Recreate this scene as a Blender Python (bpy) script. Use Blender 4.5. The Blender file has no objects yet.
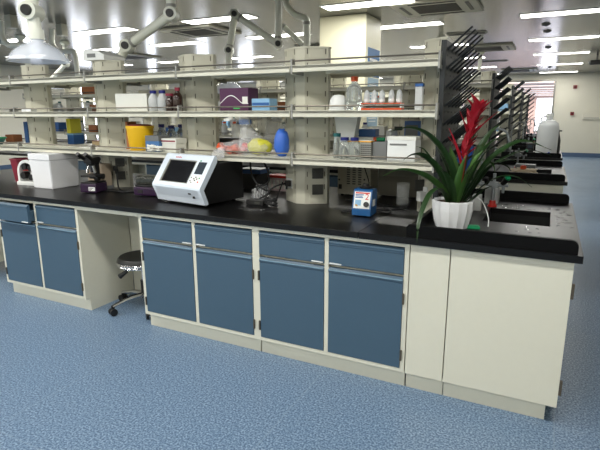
import bpy, bmesh, math, random
from mathutils import Vector, Matrix
random.seed(7)
PI = math.pi
SC = bpy.context.scene
COL = SC.collection

# ------------------------------------------------------------------ materials
def lin(c):
    return tuple(((x/255)/12.92 if x/255 <= .04045 else ((x/255+.055)/1.055)**2.4) for x in c) + (1,)
MATS = {}
def mat(name, rgb, rough=.5, metal=0., noise=0., nscale=30., bump=0., emit=0., trans=0., alpha=1., coat=0., spec=.5, ecol=None):
    if name in MATS: return MATS[name]
    m = bpy.data.materials.new(name); m.use_nodes = True
    nt = m.node_tree; b = nt.nodes['Principled BSDF']
    b.inputs['Roughness'].default_value = rough
    b.inputs['Metallic'].default_value = metal
    b.inputs['Specular IOR Level'].default_value = spec
    b.inputs['Transmission Weight'].default_value = trans
    b.inputs['Alpha'].default_value = alpha
    b.inputs['Coat Weight'].default_value = coat
    tc = nt.nodes.new('ShaderNodeTexCoord')
    nz = nt.nodes.new('ShaderNodeTexNoise'); nz.inputs['Scale'].default_value = nscale; nz.inputs['Detail'].default_value = 4
    nt.links.new(tc.outputs['Object'], nz.inputs['Vector'])
    mx = nt.nodes.new('ShaderNodeMix'); mx.data_type = 'RGBA'
    c = lin(rgb); k = max(noise, .02)
    mx.inputs[6].default_value = tuple(x*(1-k) for x in c[:3])+(1,)
    mx.inputs[7].default_value = tuple(min(1, x*(1+k)) for x in c[:3])+(1,)
    nt.links.new(nz.outputs['Fac'], mx.inputs[0])
    nt.links.new(mx.outputs[2], b.inputs['Base Color'])
    if bump:
        bp = nt.nodes.new('ShaderNodeBump'); bp.inputs['Strength'].default_value = bump; bp.inputs['Distance'].default_value = .004
        nt.links.new(nz.outputs['Fac'], bp.inputs['Height']); nt.links.new(bp.outputs['Normal'], b.inputs['Normal'])
    if emit:
        b.inputs['Emission Color'].default_value = lin(ecol or rgb); b.inputs['Emission Strength'].default_value = emit
    MATS[name] = m
    return m
def nodes_of(m): return m.node_tree.nodes, m.node_tree.links, m.node_tree.nodes['Principled BSDF']

CREAM = mat('cream_steel', (212, 210, 194), .38, noise=.02)
CREAM2 = mat('cream_column', (188, 186, 170), .42, noise=.03)
BLUE = mat('blue_panel', (64, 88, 107), .34, noise=.03, nscale=60)
BLACKTOP = mat('black_epoxy', (9, 9, 10), .34, noise=.15, nscale=8, spec=.32)
BASINM = mat('basin_black', (9, 10, 11), .45)
CHROME = mat('chrome', (200, 200, 202), .15, 1)
STEEL = mat('brushed_steel', (150, 148, 142), .3, 1)
DARKSTEEL = mat('dark_hinge', (96, 88, 76), .4, .7)
BLK = mat('black_plastic', (17, 17, 18), .45)
BLKRUB = mat('black_rubber', (14, 14, 15), .7)
RACK = mat('rack_grey', (27, 32, 34), .5)
PEG = mat('peg_black', (24, 27, 29), .4)
WHITE = mat('white_plastic', (226, 228, 226), .4)
FOAM = mat('white_foam', (232, 233, 236), .8, noise=.05, nscale=120, bump=.3)
CARD = mat('white_card', (222, 222, 214), .7)
GREYP = mat('grey_plastic', (110, 112, 112), .5)
MIDGREY = mat('mid_grey', (150, 150, 144), .5)
OLIVE = mat('olive_grey', (104, 102, 92), .6)
ARMM = mat('arm_cream', (216, 218, 206), .35)
PURPLE = mat('purple_card', (70, 24, 64), .5)
PURPLEP = mat('purple_plastic', (40, 12, 50), .35)
LBLUE = mat('light_blue_card', (130, 172, 205), .6)
YELLOW = mat('yellow_plastic', (232, 184, 20), .45)
LEMON = mat('yellow_green', (198, 194, 58), .5)
ORANGE = mat('orange_cap', (204, 78, 28), .45)
RED = mat('red_plastic', (200, 42, 34), .45)
MAROON = mat('maroon', (130, 34, 54), .5)
NAVY = mat('navy_cap', (22, 30, 110), .45)
DGREEN = mat('green_cap', (16, 84, 84), .45)
GREEN = mat('green_plastic', (20, 140, 90), .45)
VBLUE = mat('vivid_blue', (30, 86, 150), .4)
RBLUE = mat('bag_blue', (52, 100, 190), .5)
BROWN = mat('brown_card', (150, 92, 52), .7, noise=.08)
TAN = mat('tan_plastic', (168, 152, 132), .5)
AMBER = mat('amber_glass', (42, 22, 16), .12, coat=.5)
GLASS = mat('clear_glass', (236, 242, 240), .05, trans=.82)
GLASS.node_tree.nodes['Principled BSDF'].inputs['IOR'].default_value = 1.2
FROST = mat('frosted_plastic', (226, 229, 230), .35, trans=.45)
BAG = mat('clear_bag', (235, 236, 238), .15, alpha=.26)
DOME = mat('hood_dome', (226, 231, 240), .15, alpha=.42, coat=.6)
LEAF = mat('leaf_green', (32, 58, 26), .4, noise=.25, nscale=9)
LEAF2 = mat('leaf_light', (62, 98, 44), .38, noise=.25, nscale=9)
BRACT = mat('bract_red', (150, 18, 34), .45, noise=.2, nscale=12)
POTM = mat('pot_white', (228, 230, 232), .35)
SOIL = mat('potting_soil', (56, 38, 26), .95, noise=.4, nscale=90, bump=.8)
SCREEN = mat('dark_screen', (26, 26, 28), .12)
LCD = mat('lcd_panel', (56, 64, 72), .15)
DEVW = mat('device_white', (214, 224, 236), .3)
LAMP = mat('lamp_diffuser', (255, 255, 250), .5, emit=9., ecol=(255, 253, 244))
PAPERBLUE = mat('poster_blue', (36, 96, 150), .5)
PAPERPALE = mat('poster_pale', (150, 178, 196), .5)
PINK = mat('pink_label', (240, 80, 130), .5)
WATER = mat('water_drop', (230, 235, 240), .03, trans=.9)

def floor_material():
    m = mat('blue_vinyl', (110, 140, 176), .2, spec=.45)
    n, l, b = nodes_of(m)
    tc = n.new('ShaderNodeTexCoord')
    a = n.new('ShaderNodeTexNoise'); a.inputs['Scale'].default_value = 105; a.inputs['Detail'].default_value = 3
    c = n.new('ShaderNodeTexNoise'); c.inputs['Scale'].default_value = 2.2
    v = n.new('ShaderNodeTexVoronoi'); v.inputs['Scale'].default_value = 62
    for q in (a, c, v): l.new(tc.outputs['Object'], q.inputs['Vector'])
    r = n.new('ShaderNodeValToRGB'); e = r.color_ramp.elements
    e[0].position = .34; e[0].color = lin((64, 86, 114)); e[1].position = .68; e[1].color = lin((152, 172, 194))
    k = r.color_ramp.elements.new(.5); k.color = lin((98, 122, 148))
    l.new(a.outputs['Fac'], r.inputs['Fac'])
    r2 = n.new('ShaderNodeValToRGB'); e = r2.color_ramp.elements
    e[0].position = 0; e[0].color = (1, 1, 1, 1); e[1].position = .16; e[1].color = (0, 0, 0, 1)
    l.new(v.outputs['Distance'], r2.inputs['Fac'])
    mx = n.new('ShaderNodeMix'); mx.data_type = 'RGBA'; mx.inputs[7].default_value = lin((176, 186, 194))
    ml = n.new('ShaderNodeMath'); ml.operation = 'MULTIPLY'; ml.inputs[1].default_value = .35
    l.new(r2.outputs['Color'], ml.inputs[0]); l.new(ml.outputs[0], mx.inputs[0]); l.new(r.outputs['Color'], mx.inputs[6])
    # welded seams between the vinyl sheets
    br = n.new('ShaderNodeTexBrick'); br.offset = 0; br.inputs['Scale'].default_value = 1
    br.inputs['Brick Width'].default_value = 1.2; br.inputs['Row Height'].default_value = 1.2; br.inputs['Mortar Size'].default_value = .003
    br.inputs['Color1'].default_value = (0, 0, 0, 1); br.inputs['Color2'].default_value = (0, 0, 0, 1); br.inputs['Mortar'].default_value = (.35, .35, .35, 1)
    l.new(tc.outputs['Object'], br.inputs['Vector'])
    m2 = n.new('ShaderNodeMix'); m2.data_type = 'RGBA'; m2.inputs[7].default_value = lin((140, 156, 170))
    l.new(br.outputs['Color'], m2.inputs[0]); l.new(mx.outputs[2], m2.inputs[6]); l.new(m2.outputs[2], b.inputs['Base Color'])
    rr = n.new('ShaderNodeMapRange'); rr.inputs[3].default_value = .26; rr.inputs[4].default_value = .4
    l.new(c.outputs['Fac'], rr.inputs[0]); l.new(rr.outputs[0], b.inputs['Roughness'])
    return m
FLOORM = floor_material()

def ceiling_material():
    m = mat('ceiling_panels', (176, 174, 164), .2, metal=.6)
    n, l, b = nodes_of(m)
    tc = n.new('ShaderNodeTexCoord')
    br = n.new('ShaderNodeTexBrick'); br.offset = 0; br.inputs['Scale'].default_value = 1
    br.inputs['Brick Width'].default_value = 1.05; br.inputs['Row Height'].default_value = 2.55; br.inputs['Mortar Size'].default_value = .006
    c1 = lin((84, 83, 79)); br.inputs['Color1'].default_value = c1; br.inputs['Color2'].default_value = tuple(x*.93 for x in c1[:3])+(1,)
    br.inputs['Mortar'].default_value = lin((90, 88, 82))
    mp = n.new('ShaderNodeMapping'); mp.inputs['Location'].default_value = (.46, .3, 0)
    l.new(tc.outputs['Object'], mp.inputs[0]); l.new(mp.outputs[0], br.inputs['Vector']); l.new(br.outputs['Color'], b.inputs['Base Color'])
    return m
CEILM = ceiling_material()
WALLM = mat('wall_paint', (208, 204, 188), .55, noise=.02, nscale=4)
PILLARM = mat('pillar_paint', (226, 222, 196), .5, noise=.02, nscale=4)
BASEBLUE = mat('skirting_blue', (72, 92, 120), .35)
WARMWALL = mat('corridor_wall', (220, 200, 192), .5)
WINM = mat('window_glow', (236, 242, 255), .4, emit=7, ecol=(240, 244, 255))

# ------------------------------------------------------------------ mesh builder
class MB:
    def __init__(s): s.bm = bmesh.new()
    def _new(s, f):
        n = set(s.bm.verts); f(); return [v for v in s.bm.verts if v not in n]
    def box(s, x0, x1, y0, y1, z0, z1, bev=0, M=None):
        c = ((x0+x1)/2, (y0+y1)/2, (z0+z1)/2)
        r = bmesh.ops.create_cube(s.bm, size=1, matrix=Matrix.Translation(c) @ Matrix.Diagonal((abs(x1-x0), abs(y1-y0), abs(z1-z0), 1)))
        vs = r['verts']
        if bev:
            es = list({e for v in vs for e in v.link_edges})
            k = bmesh.ops.bevel(s.bm, geom=es, offset=bev, segments=2, affect='EDGES', profile=.7)
            vs = list({v for f in k['faces'] for v in f.verts} | {v for v in vs if v.is_valid})
        if M is not None: bmesh.ops.transform(s.bm, matrix=M, verts=vs)
        return s
    def cyl(s, p0, p1, r0, r1=None, seg=16, caps=True):
        p0 = Vector(p0); p1 = Vector(p1); d = p1-p0; L = d.length
        if r1 is None: r1 = r0
        q = d.to_track_quat('Z', 'Y').to_matrix().to_4x4()
        bmesh.ops.create_cone(s.bm, cap_ends=caps, segments=seg, radius1=r0, radius2=r1, depth=L, matrix=Matrix.Translation((p0+p1)/2) @ q)
        return s
    def sph(s, c, r, sx=1, sy=1, sz=1, u=14, v=10):
        bmesh.ops.create_uvsphere(s.bm, u_segments=u, v_segments=v, radius=r, matrix=Matrix.Translation(c) @ Matrix.Diagonal((sx, sy, sz, 1)))
        return s
    def lathe(s, prof, c=(0, 0, 0), seg=24, f=None):
        rings = []
        for (r, z) in prof:
            if r < 1e-5: rings.append([s.bm.verts.new((c[0], c[1], c[2]+z))])
            else:
                rings.append([s.bm.verts.new((c[0]+r*(f(i, z) if f else 1)*math.cos(2*PI*i/seg), c[1]+r*(f(i, z) if f else 1)*math.sin(2*PI*i/seg), c[2]+z)) for i in range(seg)])
        for a, b in zip(rings, rings[1:]):
            for i in range(seg):
                j = (i+1) % seg
                if len(a) == 1 and len(b) == 1: continue
                if len(a) == 1: s.bm.faces.new((a[0], b[j], b[i]))
                elif len(b) == 1: s.bm.faces.new((a[i], a[j], b[0]))
                else: s.bm.faces.new((a[i], a[j], b[j], b[i]))
        return s
    def tube(s, pts, r, seg=8, closed_caps=True):
        pts = [Vector(p) for p in pts]; rings = []; up = Vector((0, 0, 1))
        for i, p in enumerate(pts):
            d = (pts[min(i+1, len(pts)-1)]-pts[max(i-1, 0)]).normalized()
            a = d.cross(up)
            if a.length < .1: a = d.cross(Vector((0, 1, 0)))
            a.normalize(); b = d.cross(a).normalized()
            rr = r[i] if isinstance(r, (list, tuple)) else r
            ring = [s.bm.verts.new(p+a*rr*math.cos(2*PI*k/seg)+b*rr*math.sin(2*PI*k/seg)) for k in range(seg)]
            if rings:
                # align ring start with the previous one
                best = min(range(seg), key=lambda o: (ring[o].co-rings[-1][0].co-(p-pts[i-1])).length)
                ring = ring[best:]+ring[:best]
            rings.append(ring)
        for a, b in zip(rings, rings[1:]):
            for k in range(seg):
                j = (k+1) % seg; s.bm.faces.new((a[k], a[j], b[j], b[k]))
        if closed_caps:
            for R_ in (rings[0], rings[-1]): s.bm.faces.new(R_)
        return s
    def prism(s, poly, a0, a1, axis='x'):
        def mk(p, t):
            if axis == 'x': return (t, p[0], p[1])
            if axis == 'y': return (p[0], t, p[1])
            return (p[0], p[1], t)
        A = [s.bm.verts.new(mk(p, a0)) for p in poly]; B = [s.bm.verts.new(mk(p, a1)) for p in poly]
        n = len(poly)
        s.bm.faces.new(A); s.bm.faces.new(B[::-1])
        for i in range(n):
            j = (i+1) % n; s.bm.faces.new((A[i], B[i], B[j], A[j]))
        return s
    def quad(s, *p):
        s.bm.faces.new([s.bm.verts.new(q) for q in p]); return s
    def build(s, name, m, parent=None, smooth=False, label=None, M=None):
        bmesh.ops.recalc_face_normals(s.bm, faces=s.bm.faces)
        if M is not None: s.bm.transform(M)
        me = bpy.data.meshes.new(name); s.bm.to_mesh(me); s.bm.free()
        me.materials.append(m)
        if getattr(s, 'm2', None): me.materials.append(s.m2)
        if smooth:
            for p in me.polygons: p.use_smooth = True
            try: me.set_sharp_from_angle(angle=math.radians(40))
            except Exception: pass
        o = bpy.data.objects.new(name, me); COL.objects.link(o)
        if parent is not None: o.parent = parent
        if label: o['label'] = label
        return o

def tag(o, label=None, cat=None, group=None, kind=None):
    if label: o['label'] = label
    if cat: o['category'] = cat
    if group: o['group'] = group
    if kind: o['kind'] = kind
    return o
def thing(name, label, cat, loc=(0, 0, 0), rz=0, group=None):
    o = bpy.data.objects.new(name, None); COL.objects.link(o)
    o.empty_display_size = .1
    o.location = loc; o.rotation_euler = (0, 0, rz)
    return tag(o, label, cat, group)
def copy_tree(o, parent=None):
    c = o.copy(); COL.objects.link(c); c.parent = parent
    for ch in list(o.children): copy_tree(ch, c)
    return c
def dup(o, loc, label, rz=None, group=None):
    c = copy_tree(o); c.location = loc; c['label'] = label
    if rz is not None: c.rotation_euler = (0, 0, rz)
    if group: c['group'] = group
    return c
def struct(name, mb, m, parent=None):
    o = mb.build(name, m, parent)
    if parent is None: o['kind'] = 'structure'
    return o
def catmull(P, n=6):
    P = [Vector(p) for p in P]; Q = [P[0]*2-P[1]]+P+[P[-1]*2-P[-2]]; out = []
    for i in range(1, len(Q)-2):
        a, b, c, d = Q[i-1:i+3]
        for k in range(n):
            t = k/n
            out.append(.5*((2*b)+(c-a)*t+(2*a-5*b+4*c-d)*t*t+(3*b-a-3*c+d)*t**3))
    out.append(P[-1]); return out

def text_mesh(name, s, size, m, parent, M, extrude=.0006, label=None):
    cu = bpy.data.curves.new(name, 'FONT'); cu.body = s; cu.size = size; cu.extrude = extrude; cu.align_x = 'CENTER'; cu.align_y = 'CENTER'
    tmp = bpy.data.objects.new('tmp_text', cu); COL.objects.link(tmp)
    dg = bpy.context.evaluated_depsgraph_get()
    me = bpy.data.meshes.new_from_object(tmp.evaluated_get(dg)); bpy.data.objects.remove(tmp)
    me.transform(M); me.materials.clear(); me.materials.append(m)
    o = bpy.data.objects.new(name, me); COL.objects.link(o); o.parent = parent
    if label: o['label'] = label
    return o

# ------------------------------------------------------------------ camera
cam = bpy.data.cameras.new('camera'); cam.sensor_width = 36; cam.lens = 494.03/600*36; cam.clip_end = 200; cam.clip_start = .05
co = bpy.data.objects.new('camera', cam); COL.objects.link(co)
yw, pt, rl = math.radians(26.55), math.radians(12.792), math.radians(-.1485)
F = Vector((-math.sin(yw)*math.cos(pt), math.cos(yw)*math.cos(pt), -math.sin(pt)))
Rv = Vector((math.cos(yw), math.sin(yw), 0)); U = Rv.cross(F)
R2 = Rv*math.cos(rl)+U*math.sin(rl); U2 = -Rv*math.sin(rl)+U*math.cos(rl)
M3 = Matrix((R2, U2, -F)).transposed()
co.matrix_world = Matrix.Translation((-.1504, -2.4093, 1.4659)) @ M3.to_4x4()
SC.camera = co

# ------------------------------------------------------------------ the room
XL, XR, YB, YF, H = -13., 1.9, 16.6, -9.2, 2.7
PITCH = 2.62; NROW = 5
floor = struct('floor', MB().box(XL-.2, XR+.2, YF-.2, YB+20.2, -.1, 0), FLOORM)
struct('ceiling', MB().box(XL-.2, XR+.2, YF-.2, YB+.1, H, H+.1), CEILM)
struct('wall_left', MB().box(XL-.2, XL, YF-.2, YB+.2, 0, H), WALLM)
struct('wall_right', MB().box(XR, XR+.2, YF-.2, YB+.2, 0, H), WALLM)
struct('wall_front', MB().box(XL, XR, YF-.2, YF, 0, H), WALLM)
OX0, OX1, OZ = -3.1, -.17, 2.5
struct('wall_back', MB().box(XL, OX0, YB, YB+.15, 0, H).box(OX1, XR, YB, YB+.15, 0, H).box(OX0, OX1, YB, YB+.15, OZ, H), WALLM)
struct('trim_1', MB().box(OX0, OX1, YB-.03, YB+.16, OZ-.03, OZ+.02).box(OX1-.03, OX1+.03, YB-.03, YB+.16, 0, OZ-.03).box(OX0-.03, OX0+.03, YB-.03, YB+.16, 0, OZ-.03), STEEL)
struct('baseboard_back', MB().prism([(YB-.012, 0), (YB, 0), (YB, .14), (YB-.012, .14)], OX1+.03, XR).prism([(YB-.012, 0), (YB, 0), (YB, .14), (YB-.012, .14)], XL+.02, OX0-.03), BASEBLUE)
struct('baseboard_right', MB().box(XR-.012, XR, YF, YB-.02, 0, .14), BASEBLUE)
struct('baseboard_left', MB().box(XL, XL+.012, YF, YB-.02, 0, .14), BASEBLUE)
# the corridor past the opening, with its warm lamps
struct('wall_corridor_back', MB().box(-9, 1.9, YB+20, YB+20.2, 0, 2.6), WARMWALL)
struct('wall_corridor_left', MB().box(-9.2, -9, YB+.15, YB+20.2, 0, 2.6), WARMWALL)
struct('wall_corridor_right', MB().box(1.9, 2.1, YB+.2, YB+20.2, 0, 2.6), WARMWALL)
struct('ceiling_corridor', MB().box(-9.2, 2.1, YB+.15, YB+20.2, 2.56, 2.66), WARMWALL)
# windows in the far walls
def window(n, y0, y1, wall):
    if wall == 'L':
        f = MB().box(XL, XL+.03, y0-.04, y0, .3, 2.45).box(XL, XL+.03, y1, y1+.04, .3, 2.45).box(XL, XL+.03, y0, y1, .26, .3).box(XL, XL+.03, y0, y1, 2.45, 2.49)
        p = MB().box(XL+.002, XL+.012, y0, y1, .3, 2.45)
    else:
        f = MB().box(y0-.04, y0, YB-.03, YB, .3, 2.45).box(y1, y1+.04, YB-.03, YB, .3, 2.45).box(y0, y1, YB-.03, YB, .26, .3).box(y0, y1, YB-.03, YB, 2.45, 2.49)
        p = MB().box(y0, y1, YB-.012, YB-.002, .3, 2.45)
    o = struct('window_%d' % n, f, WHITE)
    p.build('pane', WINM, o)
window(1, 6.7, 7.25, 'L'); window(2, 8.35, 8.95, 'L'); window(3, 9.85, 10.2, 'L'); window(4, 11.4, 11.8, 'L'); window(5, 14.2, 14.9, 'L')
o = struct('window_8', MB().box(-1.25, -1.2, YB+19.95, YB+20, .1, 2.45).box(-.1, -.05, YB+19.95, YB+20, .1, 2.45).box(-1.2, -.1, YB+19.95, YB+20, 2.4, 2.45).box(-1.2, -.1, YB+19.95, YB+20, .1, .15), WHITE)
MB().box(-1.2, -.1, YB+19.98, YB+19.99, .15, 2.4).build('pane', WINM, o)
window(6, -12.6, -11.9, 'B'); window(7, -7.1, -6.5, 'B')

# round-cornered pillar between the second and third rows, with its notices
pl = struct('wall_pillar', MB().box(-3.04, -2.385, 3.97, 4.6, 0, H, .02), PILLARM)
pl['label'] = 'cream pillar rising to the ceiling behind the second bench row'
ps = thing('poster', 'tall blue topped poster on the side of the cream pillar', 'poster', (-2.385, 4.3, 1.3))
MB().box(.001, .006, -.22, .22, -.02, .62).build('text_panel', PAPERPALE, ps, label='pale blue text panel')
MB().box(.001, .007, -.24, .24, .64, 1.0).build('title_panel', PAPERBLUE, ps, label='deep blue title panel')
t_ = MB()
for k in range(13): t_.box(.006, .0075, -.17, .17-random.random()*.12, .04+k*.04, .055+k*.04)
for k in range(3): t_.box(.007, .0085, -.18, .16-random.random()*.1, .7+k*.07, .73+k*.07)
t_.build('lettering', WHITE, ps)
# signs on the back wall
for (x, z, w) in ((.42, 2.27, 'upper'), (.424, 1.42, 'lower')):
    q = thing('fire_alarm', '%s small dark red square box on the far back wall' % w, 'alarm', (x, YB, z))
    MB().box(-.055, .055, -.05, -.001, -.055, .055, .008).build('case', mat('alarm_red', (120, 22, 28), .5), q)
    MB().cyl((0, -.05, 0), (0, -.056, 0), .03).build('button', mat('alarm_dark', (70, 20, 24), .5), q)
wp = thing('wall_panel', 'wide white distribution cover with a printed line on the far back wall', 'wall panel', (.98, YB, 1.34))
MB().box(-.25, .25, -.035, -.001, -.11, .11, .01).build('cover', WALLM, wp)
MB().box(-.2, .22, -.038, -.034, -.075, -.05).build('printed_line', MIDGREY, wp)

# ------------------------------------------------------------------ ceiling fixtures
def make_light():
    t = thing('ceiling_light', '', 'ceiling light', group='white strip lights in the ceiling')
    MB().box(-.55, .55, -.15, -.13, -.007, -.001).box(-.55, .55, .13, .15, -.007, -.001).box(-.55, -.53, -.13, .13, -.007, -.001).box(.53, .55, -.13, .13, -.007, -.001).build('frame', WHITE, t)
    MB().box(-.53, .53, -.13, .13, -.010, -.002).build('diffuser', LAMP, t)
    return t
lightproto = make_light()
rows = [-8.6, -6.1, -3.6, -1.0, 3.46, 5.1, 7.6, 10.1, 12.82, 15.75]
rown = ['in the third row behind', 'in the second row behind', 'in the first row behind', 'in the row over the front aisle', 'in the nearest visible row', 'in the second visible row', 'in the third visible row', 'in the fourth visible row', 'in the fifth visible row', 'in the farthest visible row']
cols = [-.115, -2.2, -4.3, -6.4, -8.5, -10.6]
coln = ['rightmost', 'second from the right', 'third from the right', 'fourth from the right', 'fifth from the right', 'leftmost']
first = True
for i, y in enumerate(rows):
    for j, x in enumerate(cols):
        if j == 0 and i == 4: continue
        lab = 'white ceiling strip light, %s, %s' % (coln[j], rown[i])
        if first: L = lightproto; L.location = (x, y, H); L['label'] = lab; first = False
        else: L = dup(lightproto, (x, y, H), lab)
        ld = bpy.data.lights.new('lamp_light', 'AREA') if (i, j) == (0, 0) else LD
        if (i, j) == (0, 0):
            LD = ld; LD.shape = 'RECTANGLE'; LD.size = 1.05; LD.size_y = .25; LD.energy = 23; LD.color = (1, .985, .93); LD2 = LD.copy(); LD2.energy = 13
        lo = bpy.data.objects.new('lamp_light', LD if i < 4 else LD2); COL.objects.link(lo); lo.location = (0, 0, -.014); lo.parent = L
# warm lamps of the corridor
k = 0
wl = mat('warm_diffuser', (255, 236, 226), .5, emit=7., ecol=(255, 226, 210))
orda = ['nearest', 'second', 'third', 'fourth', 'fifth', 'sixth', 'farthest']
for k in range(7):
    q = thing('corridor_light', 'long warm white strip light beyond the doorway, %s row' % orda[k], 'ceiling light', (-1.7, YB+1.6+2.7*k, 2.56), 0, 'warm strip lights beyond the doorway')
    MB().box(-2.0, 2.0, -.16, .16, -.03, -.001).build('diffuser', wl, q)
    MB().box(-2.02, 2.02, -.19, -.16, -.035, -.001).build('frame', WHITE, q)
    a = bpy.data.lights.new('corridor_lamp', 'AREA'); a.shape = 'RECTANGLE'; a.size = 3.8; a.size_y = .3; a.energy = 210; a.color = (1, .84, .76)
    ao = bpy.data.objects.new('corridor_lamp', a); COL.objects.link(ao); ao.location = (0, 0, -.036); ao.parent = q

def cassette(x, y, w, d, label):
    t = thing('ceiling_cassette', label, 'air conditioner', (x, y, H), 0, 'air conditioner cassettes in the ceiling')
    MB().box(-w/2, w/2, -d/2, d/2, -.03, -.001, .006).build('panel', mat('cassette_panel', (172, 170, 158), .5), t)
    g = MB()
    for k in range(9): g.box(-w*.27, w*.27, -d*.27+k*d*.06, -d*.27+k*d*.06+d*.035, -.037, -.03)
    g.build('grille', mat('grille_dark', (50, 48, 46), .6), t)
    for sx, sy in ((0, 1), (0, -1), (1, 0), (-1, 0)):
        m_ = MB()
        if sx: m_.box(sx*w*.39-.02, sx*w*.39+.02, -d*.28, d*.28, -.036, -.03)
        else: m_.box(-w*.28, w*.28, sy*d*.39-.02, sy*d*.39+.02, -.036, -.03)
        m_.build('air_slot', BLK, t)
cassette(-1.5, 3.95, .95, .85, 'square air conditioner cassette in the ceiling, nearest on the right')
cassette(-1.4, 8.3, .95, .95, 'air conditioner cassette in the ceiling beyond the first drying rack, with rounded slot ends')
cassette(-1.15, 14.2, .95, .95, 'farthest air conditioner cassette in the ceiling, near the doorway')
cassette(-5.1, 4.1, .95, .85, 'air conditioner cassette in the ceiling on the left between two strip lights')
cassette(-8.6, 6.2, .95, .85, 'farthest left air conditioner cassette in the ceiling')
for (x, y, lab) in ((-1.5, 6.25, 'dark narrow ceiling vent above the top of the nearest drying rack'), (-1.55, 11.1, 'dark narrow ceiling vent far behind the nearest drying rack'), (-4.3, 6.35, 'dark narrow ceiling vent in the middle of the ceiling')):
    t = thing('ceiling_vent', lab, 'vent', (x, y, H), 0, 'narrow vents in the ceiling')
    MB().box(-.3, .3, -.09, .09, -.016, -.001).build('frame', MIDGREY, t)
    m_ = MB()
    for k in range(4): m_.box(-.28, .28, -.07+k*.037, -.05+k*.037, -.02, -.015)
    m_.build('louvre', BLK, t)
for (x, y, lab) in ((-.36, 5.92, 'nearest small ceiling detector on the right'), (-.35, 6.62, 'second small ceiling detector on the right'), (-.355, 8.8, 'third small ceiling detector on the right'), (-.345, 13.6, 'farthest small ceiling detector on the right')):
    t = thing('ceiling_detector', lab, 'detector', (x, y, H), 0, 'small round detectors in the ceiling')
    MB().lathe([(0, -.025), (.035, -.023), (.055, -.014), (.06, -.001), (0, -.001)]).build('body', GREYP, t, True)
    MB().cyl((0, 0, -.025), (0, 0, -.03), .018).build('lens', BLK, t)
t = thing('ceiling_camera', 'dark surveillance camera hanging from the ceiling at the right edge', 'camera', (.62, 10.9, H))
MB().cyl((0, 0, 0), (0, 0, -.1), .02).build('mount', GREYP, t); MB().box(-.13, .1, -.05, .05, -.2, -.1, .02).build('body', BLK, t)
MB().cyl((-.13, 0, -.15), (-.16, 0, -.15), .035).build('lens', GREYP, t)

# ------------------------------------------------------------------ benches
rowname = ['front bench row', 'second bench row', 'third bench row', 'fourth bench row', 'rearmost bench row']
ZT = .82; ZW = .855
def panel_prof(z0, z1):  # y, z section of a steel door or drawer front with a bent finger lip along its top
    return [(.018, z0), (-.002, z0), (-.004, z0+.003), (-.004, z1-.03), (-.007, z1-.026), (-.007, z1-.012), (.006, z1), (.018, z1)]
def make_cabinet(w=.9075, open_left=0.):
    t = thing('lab_cabinet', '', 'cabinet')
    s = .024
    f = MB()
    f.box(0, s, 0, .02, .10, .82).box(w-s, w, 0, .02, .10, .82).box(w/2-.0125, w/2+.0125, 0, .02, .122, .80)
    f.box(s, w-s, 0, .02, .10, .122).box(s, w-s, 0, .02, .798, .82)
    f.build('face_frame', CREAM, t)
    b = MB()
    b.box(0, .018, .02, .48, .10, .82).box(w-.018, w, .02, .48, .10, .82).box(.018, w-.018, .02, .48, .10, .118).box(.018, w-.018, .465, .48, .118, .82)
    b.box(.018, w-.018, .022, .46, .635, .641)
    b.build('carcass', CREAM, t)
    MB().box(.004 if w < 1 else .0, w-.004, .041, .06, .0, .10).build('plinth', CREAM, t)
    for i, (a, e) in enumerate(((s, w/2-.0125), (w/2+.0125, w-s))):
        a += .002; e -= .002
        dy = -open_left if (i == 0 and open_left) else 0
        d = MB().prism([(y+dy, z) for y, z in panel_prof(.651, .790)], a, e).box(a+.012, e-.012, .02+dy, .40+dy, .66, .74)
        dr = d.build('drawer', BLUE, t)
        dl = MB().box(a, e, -.0095+dy, -.004+dy, .775, .779).build('handle_lip', BLUE, dr)
        d = MB().prism(panel_prof(.1235, .634), a, e).build('door', BLUE, t)
        MB().box(a+.001, e-.001, -.011, -.0065, .618, .624).build('handle_lip', mat('lip_blue_highlight', (118, 146, 164), .3), d)  # paler blue paints in the ceiling light caught along the door's top lip
        hx = a-.006 if i == 0 else e+.006
        for hz in (.20, .52):
            MB().box(hx-.0055, hx+.0055, -.010, -.0005, hz-.03, hz+.03, .003).build('hinge', DARKSTEEL, t)
        lx0, lx1 = ((e-.075, e-.005) if i == 0 else (a+.005, a+.075))
        MB().box(lx0, lx1, -.0085+dy, -.0042+dy, .655, .661).build('label_strip', WHITE, t, label='small white label strip')
    return t
unit_defs = [(-1.65, 'behind the blue box, nearest the sink end'), (-2.558, 'under the black and white instrument, second from the sink end'), (-4.08, 'left of the stool gap'),
             (-6.1, 'far left, second knee gap away'), (-7.01, 'far left end')]
cab0 = make_cabinet(.915); cab0.location = (-1.648, 0, 0)
cab0['label'] = 'double blue drawer and door cabinet next to the plain cream end panels, front bench row'
cab0['group'] = 'blue fronted bench cabinets'
dup(cab0, (-2.563, 0, 0), 'double blue drawer and door cabinet right of the stool gap, front bench row')
cab2 = make_cabinet(.927, .05); cab2.location = (-4.08, 0, 0); cab2['group'] = 'blue fronted bench cabinets'
cab2['label'] = 'blue cabinet left of the stool with its left drawer pulled slightly open'
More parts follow.
